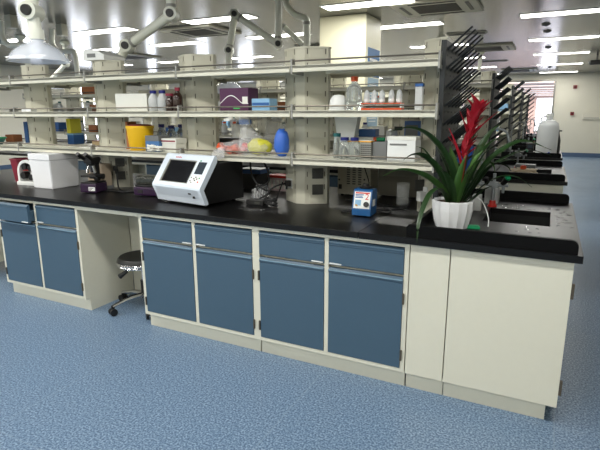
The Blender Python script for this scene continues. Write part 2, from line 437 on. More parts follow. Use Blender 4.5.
# this end unit has full side panels down to the floor
MB().box(.909, .927, .041, .48, 0, .10).build('side_panel', CREAM, cab2)
dup(cab0, (-5.6, 0, 0), 'blue cabinet at the far left end of the front bench row')
ordn = ['nearest the sink end', 'second from the sink end', 'third from the sink end', 'fourth from the sink end', 'fifth from the sink end', 'sixth from the sink end', 'seventh from the sink end']
XENDS = [-5.6, -8.4, -10.4, -10.4, -10.4]
for r in range(1, NROW):
    for j, x in enumerate((-1.648, -2.563, -4.08, -4.995, -6.5, -7.415, -9.0)):
        if x < XENDS[r]: continue
        dup(cab0, (x, r*PITCH, 0), 'blue fronted cabinet %s in the %s' % (ordn[j], rowname[r]))

for r in range(NROW):
    y0 = r*PITCH; rn = rowname[r]; xe = XENDS[r]
    # long worktop
    w = MB().box(xe, -1.003, y0-.022, y0+1.42, ZT+.001, ZW, .003)
    tag(w.build('worktop', BLACKTOP), 'long black worktop of the %s' % rn, 'worktop')
    # cream apron rail under the slab across the knee gaps and rear panels of the gaps
    t = thing('bench_frame', 'cream apron rail and back panels behind the knee gaps of the %s' % rn, 'bench frame', (0, y0, 0))
    gx = [(-3.151, -2.565), (-4.68, -4.082)] if r == 0 else [(-3.163, -2.565), (-5.58, -4.997)]
    for a, b in gx:
        MB().box(a, b, .0, .02, .79, .82).build('apron_rail', CREAM, t)
        MB().box(a, b, .485, .50, 0, .819).build('back_panel', CREAM, t)
    MB().box(xe+.05, -.75, .92, .935, .0, .819).build('rear_panel', CREAM, t)
    MB().box(-2.60, -2.567, .30, .484, 0, .79).build('upright', CREAM, t)
    # narrow filler panel and sink cabinet
    t = thing('filler_cabinet', 'narrow plain cream panel unit beside the sink end, %s' % rn, 'cabinet', (-.73, y0, 0), 0, 'narrow cream filler units')
    MB().box(.002, .197, 0, .02, .10, .82, .002).build('front_panel', CREAM, t)
    MB().box(.002, .197, .02, 1.40, .12, .819).build('carcass', CREAM, t)
    MB().box(.001, .197, .041, .06, 0, .10).build('plinth', CREAM, t)
    t = thing('sink_cabinet', 'wide plain cream sink cabinet closing the aisle end of the %s' % rn, 'cabinet', (-.53, y0, 0), 0, 'cream sink cabinets at the aisle')
    MB().box(.002, .53, 0, .02, .10, .82, .002).build('front_panel', CREAM, t)
    MB().box(.002, .53, 1.38, 1.40, .10, .82, .002).build('rear_panel', CREAM, t)
    MB().box(.002, .51, .02, 1.38, .10, .12).box(.002, .015, .02, 1.38, .12, .55).build('carcass', CREAM, t)
    for k in range(2):
        d = MB().box(.51, .529, .03+k*.675, .695+k*.675, .12, .80).build('door', CREAM, t)
        MB().box(.529, .54, (.66 if k == 0 else .72), (.675 if k == 0 else .735), .5, .6).build('handle', DARKSTEEL, d)
        for hz in (.2, .68):
            hy = .012 if k == 0 else 1.385
            MB().box(.52, .543, hy-.011, hy+.011, hz-.035, hz+.035, .003).build('hinge', DARKSTEEL, d)
    MB().box(.001, .485, .041, .06, 0, .10).box(.47, .485, .06, 1.36, 0, .10).build('plinth', CREAM, t)
    # black sink top: slab with basin opening, raised lips front, left and back
    t = thing('lab_sink', 'black resin sink top with raised lips at the aisle end of the %s' % rn, 'sink', (0, y0, 0), 0, 'black sink tops')
    bx0, bx1, by0, by1 = -.455, -.102, .56, 1.0
    s_ = MB().box(-1.0, bx0, -.022, 1.42, ZT+.001, ZW).box(bx1, .03, -.022, 1.42, ZT+.001, ZW).box(bx0, bx1, -.022, by0, ZT+.001, ZW).box(bx0, bx1, by1, 1.42, ZT+.001, ZW)
    s_.build('slab', BLACKTOP, t)
    LIPM = mat('matt_epoxy', (7, 7, 8), .6, spec=.12)
    def lip(yy, name):
        P = [(-.752, ZW-.004)]+[(-.752, .905), (-.742, .918)]
        P += [(-.02, .918)]+[(-.02+.028*math.sin(a), .89+.028*math.cos(a)) for a in (.4, .8, 1.2, PI/2)]+[(.008, ZW-.004)]
        MB().prism(P, yy, yy+.024, 'y').build(name, LIPM, t)
    lip(-.012, 'front_lip'); lip(1.388, 'rear_lip')
    MB().box(-.752, -.732, .012, 1.388, ZW-.004, .905, .004).build('side_lip', BLACKTOP, t)
    b_ = MB().box(bx0-.008, bx0, by0-.008, by1+.008, .60, ZT+.001).box(bx1, bx1+.008, by0-.008, by1+.008, .60, ZT+.001).box(bx0, bx1, by0-.008, by0, .60, ZT+.001).box(bx0, bx1, by1, by1+.008, .60, ZT+.001).box(bx0-.008, bx1+.008, by0-.008, by1+.008, .592, .60)
    b_.build('basin', BASINM, t)
    MB().cyl((-.28, .78, .60), (-.28, .78, .604), .03).build('drain', STEEL, t)

# water drops on the front sink top
m_ = MB()
for k in range(70):
    if k < 30: x, y = -.075+random.random()*.08, .55+random.random()*.5
    else: x, y = -.43+random.random()*.38, (1.03+random.random()*.15) if k < 60 else .2+random.random()*.3
    r_ = .003+random.random()*.007
    m_.sph((x, y, ZW), r_, random.uniform(1, 2), 1, .35, 8, 5)
tag(m_.build('water_drops', WATER, None, True), 'scattered water drops beside the basin of the front sink top', 'water', kind='stuff')

# ------------------------------------------------------------------ reagent shelving
COLH = 1.87
ZS = [1.145, 1.440, 1.709]; TS = .041
def oct_poly(k=1., g=0):
    a, b, c, d = .03*k, .145*k, .107*k, .0
    a += g; b += g; c += g
    return [(-a, -c), (a, -c), (b, -.02), (b, .02), (a, c), (-a, c), (-b, .02), (-b, -.02)]
mesh_cache = {}
def inst(name, key, maker, m, parent, loc=(0, 0, 0), smooth=False, label=None):
    if key not in mesh_cache:
        o = maker().build(name, m, parent, smooth); mesh_cache[key] = o.data
    else:
        o = bpy.data.objects.new(name, mesh_cache[key]); COL.objects.link(o); o.parent = parent
    o.location = loc
    if label: o['label'] = label
    return o
def col_maker():
    m = MB().prism(oct_poly(), ZW, COLH, 'z')
    return m
def seam_maker():   # panel seams and slotted uprights of a column
    m = MB()
    fr = [((-.03, -.107), (-.145, -.02)), ((.03, -.107), (.145, -.02)), ((.03, .107), (.145, .02)), ((-.03, .107), (-.145, .02))]
    for (p, q) in fr:
        P = Vector((p[0], p[1], 0)); Q = Vector((q[0], q[1], 0)); d = (Q-P).normalized(); n = Vector((p[0], p[1], 0)).normalized(); n = Vector((-d.y, d.x, 0))
        if n.dot(P+Q) < 0: n = -n
        L = (Q-P).length
        for t0 in (.012, L-.02):
            A = P+d*t0; B = P+d*(t0+.008)
            M = Matrix((d.to_4d(), n.to_4d(), Vector((0, 0, 1, 0)), Vector((0, 0, 0, 1)))).transposed()
            for k in range(11):
                z = ZW+.1+k*.088
                m.box(0, .006, -.001, .0012, 0, .034, M=Matrix.Translation((A.x, A.y, z)) @ Matrix(((d.x, n.x, 0, 0), (d.y, n.y, 0, 0), (0, 0, 1, 0), (0, 0, 0, 1))))
    return m
def ribs_maker():
    m = seam_maker()
    for f_ in m.bm.faces: f_.material_index = 1
    m.m2 = mat('slot_dark', (86, 82, 70), .6)
    for (p, q) in [((-.03, -.107), (-.145, -.02)), ((.03, -.107), (.145, -.02)), ((.03, .107), (.145, .02)), ((-.03, .107), (-.145, .02))]:
        P = Vector((p[0], p[1], 0)); Q = Vector((q[0], q[1], 0)); d = (Q-P).normalized(); n = Vector((-d.y, d.x, 0))
        if n.dot(P+Q) < 0: n = -n
        L = (Q-P).length
        R_ = Matrix.Translation(P) @ Matrix(((d.x, n.x, 0, 0), (d.y, n.y, 0, 0), (0, 0, 1, 0), (0, 0, 0, 1)))
        for z0, z1 in ((.865, 1.05), (1.056, 1.30), (1.306, 1.58), (1.586, 1.80), (1.806, 1.862)):
            m.box(.03, L-.028, -.002, .0035, z0, z1, .0015, M=R_)
    m.prism(oct_poly(1, .004), COLH, COLH+.012, 'z')
    return m
def outlet_maker(side):
    def f():
        p, q = ((.03, -.107), (.145, -.02)) if side > 0 else ((-.03, -.107), (-.145, -.02))
        P = Vector((p[0], p[1], 0)); Q = Vector((q[0], q[1], 0)); d = (Q-P).normalized(); n = Vector((-d.y, d.x, 0))
        if n.dot(P+Q) < 0: n = -n
        R_ = Matrix.Translation(P) @ Matrix(((d.x, n.x, 0, 0), (d.y, n.y, 0, 0), (0, 0, 1, 0), (0, 0, 0, 1)))
        return MB().box(.045, .115, .003, .012, -.035, .035, .003, M=R_)
    return f
def socket_maker(side):
    def f():
        p, q = ((.03, -.107), (.145, -.02)) if side > 0 else ((-.03, -.107), (-.145, -.02))
        P = Vector((p[0], p[1], 0)); Q = Vector((q[0], q[1], 0)); d = (Q-P).normalized(); n = Vector((-d.y, d.x, 0))
        if n.dot(P+Q) < 0: n = -n
        R_ = Matrix.Translation(P) @ Matrix(((d.x, n.x, 0, 0), (d.y, n.y, 0, 0), (0, 0, 1, 0), (0, 0, 0, 1)))
        return MB().box(.066, .070, .011, .0135, -.016, .0, M=R_).box(.090, .094, .011, .0135, -.016, .0, M=R_).box(.077, .083, .011, .0135, .006, .018, M=R_)
    return f
OUTD = mat('outlet_dark', (58, 58, 54), .5)
def shelf_maker(L):
    def f():
        # steel tray shelf: deck plus turned down front face
        return MB().box(.004, L-.004, -.30, -.012, .022, .04).box(.004, L-.004, -.30, -.285, .0, .04, .003).box(.004, L-.004, -.03, -.012, .004, .022)
    return f
def rail_maker(L):
    return lambda: MB().cyl((.0, -.288, .066), (L, -.288, .066), .005, seg=8)
def bracket_maker():
    return MB().box(-.006, .006, -.303, -.262, -.012, .078, .002).box(-.004, .004, -.262, -.135, -.012, .01)
def halved(f):
    def g():
        m = f(); geo = m.bm.verts[:]+m.bm.edges[:]+m.bm.faces[:]
        bmesh.ops.bisect_plane(m.bm, geom=geo, plane_co=(0, 0, 0), plane_no=(1, 0, 0), clear_outer=True)
        bmesh.ops.holes_fill(m.bm, edges=[e for e in m.bm.edges if e.is_boundary], sides=0)
        return m
    return g
NB = [5, 8, 10, 10, 10]
for r in range(NROW):
    yc = r*PITCH+.70
    t = thing('reagent_rack', 'cream steel reagent shelving standing along the middle of the %s' % rowname[r], 'shelving', (-.72, yc, 0))
    for i in range(NB[r]+1):
        off = (.025+.012*(i-1)) if i and i < 6 else (.073 if i else 0); x = -.9*i - off
        h = i == 0
        c = inst('column', 'colh' if h else 'col', halved(col_maker) if h else col_maker, CREAM2, t, (x, 0, 0))
        if i: c.scale = (1.1, 1, 1)
        inst('panel_faces', 'ribsh' if h else 'ribs', halved(ribs_maker) if h else ribs_maker, CREAM2, c)
        if r < 2:
            for z in ((.955, 1.065) if not h else ()):
                o = inst('outlet', 'outR', outlet_maker(1), OUTD, c, (0, 0, z)); 
            inst('outlet', 'outL', outlet_maker(-1), WHITE, c, (0, 0, .985), label='white socket plate')
        for sd in (0, 1):
            for z in ZS:
                b = inst('shelf_bracket', 'brk', bracket_maker, MIDGREY, t, (-.9*i+(.01 if i else 0), 0, z)); b.rotation_euler = (0, 0, PI*sd)
    for i in range(NB[r]):
        x = -.9*(i+1)
        for sd in (0, 1):
            for z in ZS:
                b = inst('shelf_board', 'shelf', shelf_maker(.9), CREAM, t, (x if sd == 0 else x+.9, 0, z)); b.rotation_euler = (0, 0, PI*sd)
                inst('guard_rail', 'rail', rail_maker(.9), mat('rail_steel', (120, 114, 104), .35, .8), b)

# ------------------------------------------------------------------ drying racks
def make_rack():
    t = thing('drying_rack', '', 'drying rack', group='dark grey peg drying racks')
    W0, W1, Z0, Z1 = -.23, .34, .02, .995
    b = MB().box(0, .018, W0, W1, Z0, Z1, .003)
    b.box(-.01, 0, W0, W0+.03, Z0, Z1).box(-.01, 0, W1-.03, W1, Z0, Z1)
    b.build('board', RACK, t)
    MB().box(-.01, .09, W0, W1, 0.0, .02, .004).build('drip_tray', RACK, t)
    h = MB(); n = 0
    for ri in range(9):
        for ci in range(5):
            y = W0+.05+ci*.116; z = .138+ri*.102
            tip = Vector((.122, 0, .104))
            p = MB().cyl((.014, y, z-.006), (.014+tip.x, y, z+tip.z), .0068, .0055, 8)
            p.sph((.014+tip.x, y, z+tip.z), .0056, u=8, v=6)
            p.build('peg', PEG, t, True)
            for k in range(2): h.cyl((.0175, y+.02*k-.01, z-.035), (.0195, y+.02*k-.01, z-.035), .006, seg=8)
    h.build('spare_holes', BLK, t)
    return t
rk = make_rack(); rk.location = (-.718, .70, ZW)
rk['label'] = 'tall dark grey peg drying rack nearest the camera, behind the potted plant'
for r in range(1, NROW):
    dup(rk, (-.718, .70+r*PITCH-.02, ZW), 'tall dark grey peg drying rack on the sink end of the %s' % rowname[r])

# ------------------------------------------------------------------ items
S0, S1, S2 = 1.186, 1.481, 1.750      # shelf deck heights
def bottle(name, label, loc, r, h, glass, cap, cat='bottle', group=None, neck=.4, fill=None, caph=.1):
    t = thing(name, label, cat, loc, 0, group)
    nr = r*neck
    MB().lathe([(0, .0), (r*.92, 0), (r, r*.12), (r, h*.58), (r*.85, h*.68), (nr, h*.82), (nr, h*.88), (0, h*.88)], seg=20).build('glass_body', glass, t, True)
    MB().lathe([(0, h*.86), (nr*1.25, h*.86), (nr*1.28, h), (0, h)], seg=16).build('cap', cap, t, True)
    if fill: MB().lathe([(0, .004), (r*.88, .004), (r*.9, h*fill), (0, h*fill)], seg=18).build('liquid', WATER, t, True)
    return t
def carton(name, label, cat, loc, size, m, rz=0, lid=None, extra=None, group=None):
    t = thing(name, label, cat, loc, rz, group)
    w, d, h = size
    MB().box(-w/2, w/2, -d/2, d/2, 0, h*(.86 if lid else 1), .003).build('body', m, t)
    if lid: MB().box(-w/2-.002, w/2+.002, -d/2-.002, d/2+.002, h*.86, h, .003).build('lid', lid, t)
    else: MB().box(-w/2+.001, w/2-.001, -d/2+.001, d/2-.001, h, h+.0015).box(-.004, .004, -d/2+.002, d/2-.002, h+.0015, h+.002).build('top_flap', m, t)
    if extra: extra(t, w, d, h)
    return t

# --- middle shelf, right bay
bottle('reagent_bottle', 'large clear glass bottle with an orange cap on the middle shelf', (-1.235, .50, S1), .048, .196, GLASS, ORANGE, neck=.36)
g = 'wrapped white pipettes standing in the tube rack'
tr = thing('tube_rack', 'low orange and white rack of upright tubes on the middle shelf', 'rack', (-1.06, .50, S1))
MB().box(-.12, .125, -.03, .03, 0, .012, .002).box(-.12, .125, -.03, .03, .035, .04).build('tray', ORANGE, tr)
MB().box(-.12, -.112, -.03, .03, .012, .035).build('side', WHITE, tr); MB().box(.117, .125, -.03, .03, .012, .035).build('side', WHITE, tr)
names = ['leftmost', 'second from the left', 'third from the left', 'fourth from the left', 'rightmost']
for k in range(5):
    x = -1.155+k*.047+(.01 if k > 2 else 0)
    q = thing('capped_tube', 'white capped tube standing in the orange rack, %s' % names[k], 'tube', (x, .5, S1+.04), 0, 'white tubes in the orange rack')
    MB().lathe([(0, 0), (.014, .0), (.017, .01), (.017, .05), (.012, .068), (0, .078)], seg=14).build('body', FROST, q, True)
    MB().lathe([(.0175, .006), (.0182, .008), (.0182, .02), (.0175, .022)], seg=14).build('band', WHITE, q, True)
MBx = MB().lathe([(0, 0), (.052, 0), (.058, .02), (.054, .06), (.035, .088), (0, .095)], seg=20)
q = thing('plastic_funnel', 'white rounded plastic cover upside down beside the orange capped bottle', 'cover', (-1.345, .52, S1)); MBx.build('shell', WHITE, q, True)
MB().lathe([(.058, .0), (.064, .0), (.064, .008), (.058, .008)], seg=20).build('rim', WHITE, q)
q = thing('measuring_cylinder', 'tall frosted container with a blue cap at the right end of the middle shelf', 'container', (-.85, .54, S1))
MB().box(-.021, .021, -.02, .02, 0, .13, .004).build('body', FROST, q); MB().box(-.023, .023, -.022, .022, .13, .148, .003).build('cap', VBLUE, q)
# --- lower shelf, right bay
bottle('reagent_bottle', 'clear glass bottle with a navy cap on the lower shelf, left of the pair', (-1.288, .49, S0), .034, .132, GLASS, NAVY, group='pair of navy capped bottles', neck=.6)
bottle('reagent_bottle', 'clear glass bottle with a navy cap on the lower shelf, right of the pair', (-1.222, .49, S0), .034, .132, GLASS, NAVY, group='pair of navy capped bottles', neck=.6)
bottle('reagent_bottle', 'slim bottle with a dark green cap beside two navy capped bottles', (-1.352, .52, S0), .022, .155, GLASS, DGREEN, neck=.85)
def trayx(t, w, d, h):
    MB().box(-w/2+.015, w/2-.05, -d/2-.003, -d/2, h*.66, h*.72).build('slot', GREYP, t)
carton('storage_box', 'cream white plastic box at the right end of the lower shelf', 'box', (-.915, .50, S0), (.165, .14, .145), WHITE, lid=CARD, extra=trayx)
def gridx(t, w, d, h):
    m = MB()
    for a in range(6):
        for b in range(7): m.box(-w/2+.006+a*w/6, -w/2+.015+a*w/6, -d/2-.002, -d/2, .008+b*h/8, .014+b*h/8)
    m.build('perforation', OUTD, t)
carton('tip_box', 'small grey perforated box on the lower shelf', 'box', (-1.155, .55, S0), (.07, .10, .1), MIDGREY, extra=gridx)
carton('metal_box', 'dark grey box between the perforated box and the cream box', 'box', (-1.072, .58, S0), (.088, .12, .105), GREYP)
q = thing('clipboard', 'thin orange yellow folder lying on the perforated box', 'folder', (-1.17, .56, S0+.103))
MB().box(-.11, .05, -.06, .06, 0, .008, .002).build('cover', mat('orange_folder', (220, 160, 40), .5), q); MB().box(-.11, .05, -.055, .062, .008, .011).build('paper', CARD, q)
q = thing('capped_vial', 'small vial with an orange cap lying above the dark grey box', 'vial', (-1.08, .58, S0+.107))
MB().cyl((-.03, 0, .012), (.02, 0, .012), .012).build('body', GREEN, q); MB().cyl((-.05, 0, .012), (-.03, 0, .012), .013).build('cap', ORANGE, q)
# --- rear shelves, right bay
q = thing('paper_bag', 'white paper bag hanging from the rear middle shelf above the navy caps', 'bag', (-1.375, .745, 1.44))
m_ = MB(); m_.prism([(-.075, 0), (.09, 0), (.085, -.02), (.06, -.17), (.045, -.185), (-.03, -.18), (-.05, -.16)], -.035, .035, 'y'); m_.build('bag_body', WHITE, q)
MB().cyl((-.02, 0, 0), (-.02, 0, -.12), .004, seg=6).build('fold', CARD, q)
def stickx(t, w, d, h):
    MB().box(-w*.1, w*.4, -d/2-.002, -d/2, h*.12, h*.4).build('label', PINK, t, label='pink label')
    MB().box(-w*.45, w*.05, -d/2-.002, -d/2, h*.5, h*.9).build('window', GREYP, t)
carton('instrument_box', 'blue and grey box with a pink label on the rear lower shelf', 'box', (-.92, .865, S0), (.16, .12, .225), mat('box_blue', (74, 110, 170), .5), extra=stickx)
carton('tissue_box', 'light blue packet on the rear lower shelf beside a white dispenser', 'box', (-1.26, .865, S0+.12), (.12, .08, .05), VBLUE)
carton('cardboard_box', 'pale box on the rear lower shelf under the light blue packet', 'box', (-1.26, .865, S0), (.14, .12, .118), CARD)
q = thing('dispenser', 'white round dispenser with a black tip on the rear lower shelf', 'dispenser', (-1.1, .865, S0))
MB().lathe([(0, 0), (.045, 0), (.045, .1), (.035, .16), (.015, .17), (0, .17)]).build('body', WHITE, q, True); MB().box(.02, .07, -.012, .012, .165, .19, .003).build('tip', BLK, q)

# --- bay between second and third columns
def kitx(t, w, d, h):
    P = [(-w/2, h*.30), (-w/2, h*.27)]
    pts = [(-w/2+w*u, h*(.3+.36*math.sin(PI*min(1, u*1.25))**1.2 if u < .8 else .30)) for u in [i/16 for i in range(17)]]
    m = MB()
    for a, b in zip(pts, pts[1:]):
        m.quad((a[0], -d/2-.001, a[1]), (b[0], -d/2-.001, b[1]), (b[0], -d/2-.001, b[1]+.006), (a[0], -d/2-.001, a[1]+.006))
    m.build('white_swoosh', WHITE, t)
    MB().box(-w*.02, w*.2, -d/2-.0015, -d/2, h*.08, h*.13).build('green_mark', mat('mark_green', (60, 180, 90), .5), t)
    MB().box(w*.3, w*.48, -d/2-.0015, -d/2, h*.3, h*.62).build('label', CARD, t)
carton('kit_box', 'large dark purple kit box with a white curved line on the middle shelf', 'box', (-2.09, .54, S1), (.23, .13, .147), PURPLE, rz=.0, extra=kitx)
def strx(t, w, d, h): MB().box(-w/2+.004, w/2-.004, -d/2-.0015, -d/2, h*.45, h*.68).build('stripe', VBLUE, t, label='dark blue stripe')
carton('glove_box', 'light blue box with a dark blue stripe beside the purple kit box', 'box', (-1.865, .50, S1), (.135, .10, .075), LBLUE, extra=strx)
def crumple(seed, rx, ry, rz_, amp=.18):
    m = MB(); rnd = random.Random(seed)
    bmesh.ops.create_icosphere(m.bm, subdivisions=3, radius=1)
    ph = [rnd.uniform(0, 6) for _ in range(6)]
    for v in m.bm.verts:
        c = v.co; n = 1+amp*(math.sin(4*c.x+ph[0])*math.sin(5*c.y+ph[1])+.6*math.sin(9*c.z+ph[2]+3*c.x))+rnd.uniform(-.05, .05)
        v.co = Vector((c.x*rx*n, c.y*ry*n, max(c.z*n, -.82)*rz_))
    return m
q = thing('sample_bag', 'clear plastic bag holding a yellow bundle on the lower shelf', 'bag', (-1.92, .51, S0+.055))
crumple(3, .09, .06, .06, .07).build('yellow_bundle', LEMON, q, True, label='yellow bundle')
m_ = MB(); m_.bm.free(); m_.bm = bmesh.new()
m_.lathe([(.1, -.06), (.11, .0), (.075, .07), (.03, .14), (.05, .19)], (-.03, 0, 0), 18, f=lambda i, z: 1+.18*math.sin(i*2.3+z*40)); 
for v in m_.bm.verts: v.co.x -= max(0, v.co.z)*.5
m_.build('clear_wrap', BAG, q, True, label='clear plastic wrap')
q = thing('sample_bag', 'clear bag of small orange red pieces at the left of the lower shelf bay', 'bag', (-2.12, .51, S0+.04))
for k in range(8):
    MB().box(-.027, .027, -.02, .02, -.018, .022, .006, M=Matrix.Translation((-.095+.027*k, random.uniform(-.03, .03), random.uniform(-.024, .02))) @ Matrix.Rotation(random.uniform(-1, 1), 4, 'Y')).build('orange_piece', RED if k % 2 else ORANGE, q)
crumple(5, .12, .07, .05).build('clear_wrap', BAG, q, True, label='clear plastic wrap')
q = thing('blue_bundle', 'rounded vivid blue bag leaning against the column on the lower shelf', 'bag', (-1.735, .495, S0+.08))
m_ = crumple(9, .052, .05, .098, .03); m_.build('bag_body', RBLUE, q, True)
MB().cyl((-.02, 0, .088), (.02, 0, .094), .006, seg=8).build('tie', RBLUE, q)
q = thing('plastic_sack', 'clear crumpled plastic sack on the rear lower shelf beside the blue bag', 'bag', (-1.98, .865, S0+.12)); crumple(13, .1, .07, .13, .14).build('sack_body', BAG, q, True); crumple(14, .04, .03, .03).build('tie', WHITE, q, True, M=Matrix.Translation((0, 0, .12)))
carton('black_box', 'black box on the rear lower shelf left of the clear sack', 'box', (-2.35, .865, S0), (.2, .14, .09), BLK)
carton('white_carton', 'white carton standing on the black box on the rear lower shelf', 'box', (-2.28, .865, S0+.092), (.13, .1, .1), WHITE)

# --- bay left of second column: bottles
g = 'clear bottles with navy caps on the middle shelf'
bottle('reagent_bottle', 'clear glass bottle with a navy cap on the middle shelf, left of two', (-2.822, .50, S1), .038, .148, FROST, NAVY, group=g, neck=.5)
bottle('reagent_bottle', 'clear glass bottle with a navy cap on the middle shelf, right of two', (-2.735, .50, S1), .038, .148, FROST, NAVY, group=g, neck=.5)
bottle('reagent_bottle', 'dark brown bottle with a red cap on the middle shelf, shorter one', (-2.665, .50, S1), .033, .125, AMBER, MAROON, neck=.7)
bottle('reagent_bottle', 'dark brown bottle with a red cap next to the column, taller one', (-2.592, .50, S1), .036, .165, AMBER, MAROON, neck=.42)
carton('foam_box', 'plain white box standing in front of the column on the middle shelf', 'box', (-3.035, .525, S1), (.25, .12, .128), CARD, rz=.35)
carton('cream_carton', 'cream carton on the rear middle shelf behind the white box', 'box', (-3.0, .865, S1), (.5, .14, .17), WALLM)
q = thing('sharps_bucket', 'yellow waste bucket with a dark red lid on the lower shelf', 'bucket', (-3.01, .535, S0))
MB().lathe([(0, 0), (.082, 0), (.086, .004), (.102, .165), (.107, .166), (.107, .185), (.1, .186), (.092, .17), (0, .168)], seg=28).build('bucket_body', YELLOW, q, True)
MB().lathe([(0, .186), (.088, .186), (.09, .193), (0, .2)], seg=28).build('lid', MAROON, q, True)
q = thing('wooden_file', 'narrow brown board standing between the column and the yellow bucket', 'board', (-3.17, .60, S0))
MB().box(-.012, .012, -.045, .05, 0, .215, .002).build('board_face', BROWN, q); MB().box(-.018, .018, -.05, .05, 0, .008).build('foot', BROWN, q)
carton('blue_carton', 'blue box with grey top right of the yellow bucket', 'box', (-2.80, .50, S0), (.13, .14, .075), mat('carton_blue', (64, 110, 160), .5))
carton('grey_carton', 'dark grey carton lying on the blue box', 'box', (-2.805, .50, S0+.077), (.13, .13, .038), GREYP)
def pagex(t, w, d, h): MB().box(-w/2-.001, w/2-.01, -d/2-.002, d/2, h*.35, h*.65).build('pages', MAROON, t, label='dark red band')
carton('folder_stack', 'flat cream box with a dark red band in front of the second column', 'box', (-2.665, .52, S0+.062), (.14, .12, .034), CARD, extra=pagex)
carton('low_carton', 'low white carton under the banded cream box', 'box', (-2.665, .52, S0), (.13, .12, .06), CARD)
q = thing('crumpled_paper', 'crumpled white paper lying on the lower shelf', 'paper', (-2.80, .425, S0+.026)); crumple(21, .05, .022, .026, .3).build('paper_ball', CARD, q); crumple(22, .03, .018, .02, .3).build('paper_scrap', CARD, q, M=Matrix.Translation((.07, 0, -.004)))
g = 'rear lower shelf navy capped bottles'
for k in range(4):
    bottle('reagent_bottle', 'clear bottle with a navy cap on the rear lower shelf, %s' % ['leftmost of four', 'second from left of four', 'third from left of four', 'rightmost of four'][k], (-3.09+.105*k, .865, S0), .04, .19-.01*(k % 2), GLASS, NAVY, group=g, neck=.5)

# --- far left bays
carton('brown_carton', 'brown cardboard box on the top shelf of the second row at left', 'box', (-6.45, 3.14, S2), (.3, .14, .14), BROWN)
carton('white_tray', 'thin white tray lying on the middle shelf guard rail at the left', 'tray', (-4.16, .44, S1), (.12, .06, .02), WHITE)
carton('yellow_carton', 'yellow carton standing on the rear lower shelf at the left', 'box', (-4.15, .865, S0+.1), (.05, .12, .13), mat('carton_yellow', (214, 206, 60), .6))
carton('blue_white_carton', 'blue and white carton under the yellow carton', 'box', (-4.14, .865, S0), (.08, .12, .098), VBLUE, lid=LBLUE)
carton('beige_folder', 'beige folder with red edge lying on the rear lower shelf', 'folder', (-3.72, .865, S0), (.26, .14, .04), mat('beige', (214, 190, 150), .6), lid=MAROON)
for k, (x, m, h) in enumerate(((-5.18, RED, .12), (-5.10, ORANGE, .15), (-5.01, RED, .1))):
    bottle('reagent_bottle', ['small bottle with a red cap at the far left of the lower shelf', 'taller bottle with an orange cap at the far left of the lower shelf', 'short bottle with a red cap beside the green bowl'][k], (x, .52, S0), .03, h, FROST, m, neck=.7)
q = thing('green_bowl', 'dark green bowl at the far left of the lower shelf', 'bowl', (-4.78, .52, S0)); MB().lathe([(0, 0), (.04, 0), (.075, .06), (.07, .06), (.038, .008), (0, .008)], seg=20).build('bowl_body', DGREEN, q, True); MB().lathe([(.07, .055), (.08, .055), (.08, .065), (.07, .065)], seg=20).build('rim', GREEN, q)
carton('brown_box', 'low brown box at the far left of the rear lower shelf', 'box', (-5.05, .865, S0), (.12, .1, .07), BROWN)
carton('blue_file', 'blue upright file box beside the left column on the rear lower shelf', 'box', (-4.75, .865, S0), (.05, .14, .2), VBLUE)
carton('clear_lid_box', 'pale box on the middle shelf at the far left', 'box', (-4.95, .52, S1), (.3, .15, .13), FROST, lid=WHITE)

# --- on the column tops
q = thing('label_printer', 'white desktop device standing on top of a column left of the middle', 'printer', (-3.43, .58, S2+.12), .15)
q.location = (-3.505, .70, COLH+.013)
MB().prism([(-.10, 0), (.10, 0), (.10, .04), (.03, .075), (-.08, .085), (-.10, .06)], -.13, .13, 'y').build('housing', WHITE, q, M=Matrix.Rotation(0, 4, 'Z'))
MB().box(-.06, .02, -.132, -.128, .02, .05, .002).build('slot', GREYP, q); MB().box(-.05, .01, -.05, .05, .08, .086, .002).build('cover', MIDGREY, q)

# ------------------------------------------------------------------ bench top objects, front row
# polystyrene box
q = thing('foam_box', 'large white polystyrene box with lid on the worktop at the left', 'box', (-3.79, .305, ZW), 0)
def frus(x0, x1, y0, y1, z0, z1, ex):
    m = MB(); A = [(x0, y0), (x1, y0), (x1, y1), (x0, y1)]; B = [(x0-ex, y0-ex), (x1+ex, y0-ex), (x1+ex, y1+ex), (x0-ex, y1+ex)]
    a = [m.bm.verts.new((p[0], p[1], z0)) for p in A]; b = [m.bm.verts.new((p[0], p[1], z1)) for p in B]
    m.bm.faces.new(a[::-1]); m.bm.faces.new(b)
    for i in range(4): j = (i+1) % 4; m.bm.faces.new((a[i], a[j], b[j], b[i]))
    bmesh.ops.bevel(m.bm, geom=m.bm.edges[:], offset=.006, segments=2, affect='EDGES')
    return m
frus(-.225, .01, -.01, .25, 0, .235, .012).build('box_body', FOAM, q)
MB().box(-.240, .023, -.024, .263, .237, .287, .007).build('lid', FOAM, q)
# arch shaped rotator
q = thing('tube_rotator', 'white arch shaped tube rotator with black knobs beside the polystyrene box', 'rotator', (-4.19, .39, ZW), .1)
R0, R1 = .105, .082; hh = .115
P = [(-R0, 0), (-R0, hh)]+[(-R0*math.cos(a), hh+R0*math.sin(a)) for a in [PI*k/14 for k in range(1, 14)]]+[(R0, hh), (R0, 0), (R1, 0), (R1, hh)]+[(R1*math.cos(a), hh+R1*math.sin(a)) for a in [PI*k/14 for k in range(1, 14)]]+[(-R1, hh), (-R1, 0)]
m_ = MB(); n = len(P)
A = [m_.bm.verts.new((p[0], -.03, p[1])) for p in P]; B = [m_.bm.verts.new((p[0], .03, p[1])) for p in P]
h_ = n//2
for i in range(h_-1):
    for W_, fl in ((A, 0), (B, 1)):
        m_.bm.faces.new((W_[i], W_[i+1], W_[n-2-i], W_[n-1-i]))
for i in range(n):
    j = (i+1) % n; m_.bm.faces.new((A[i], B[i], B[j], A[j]))
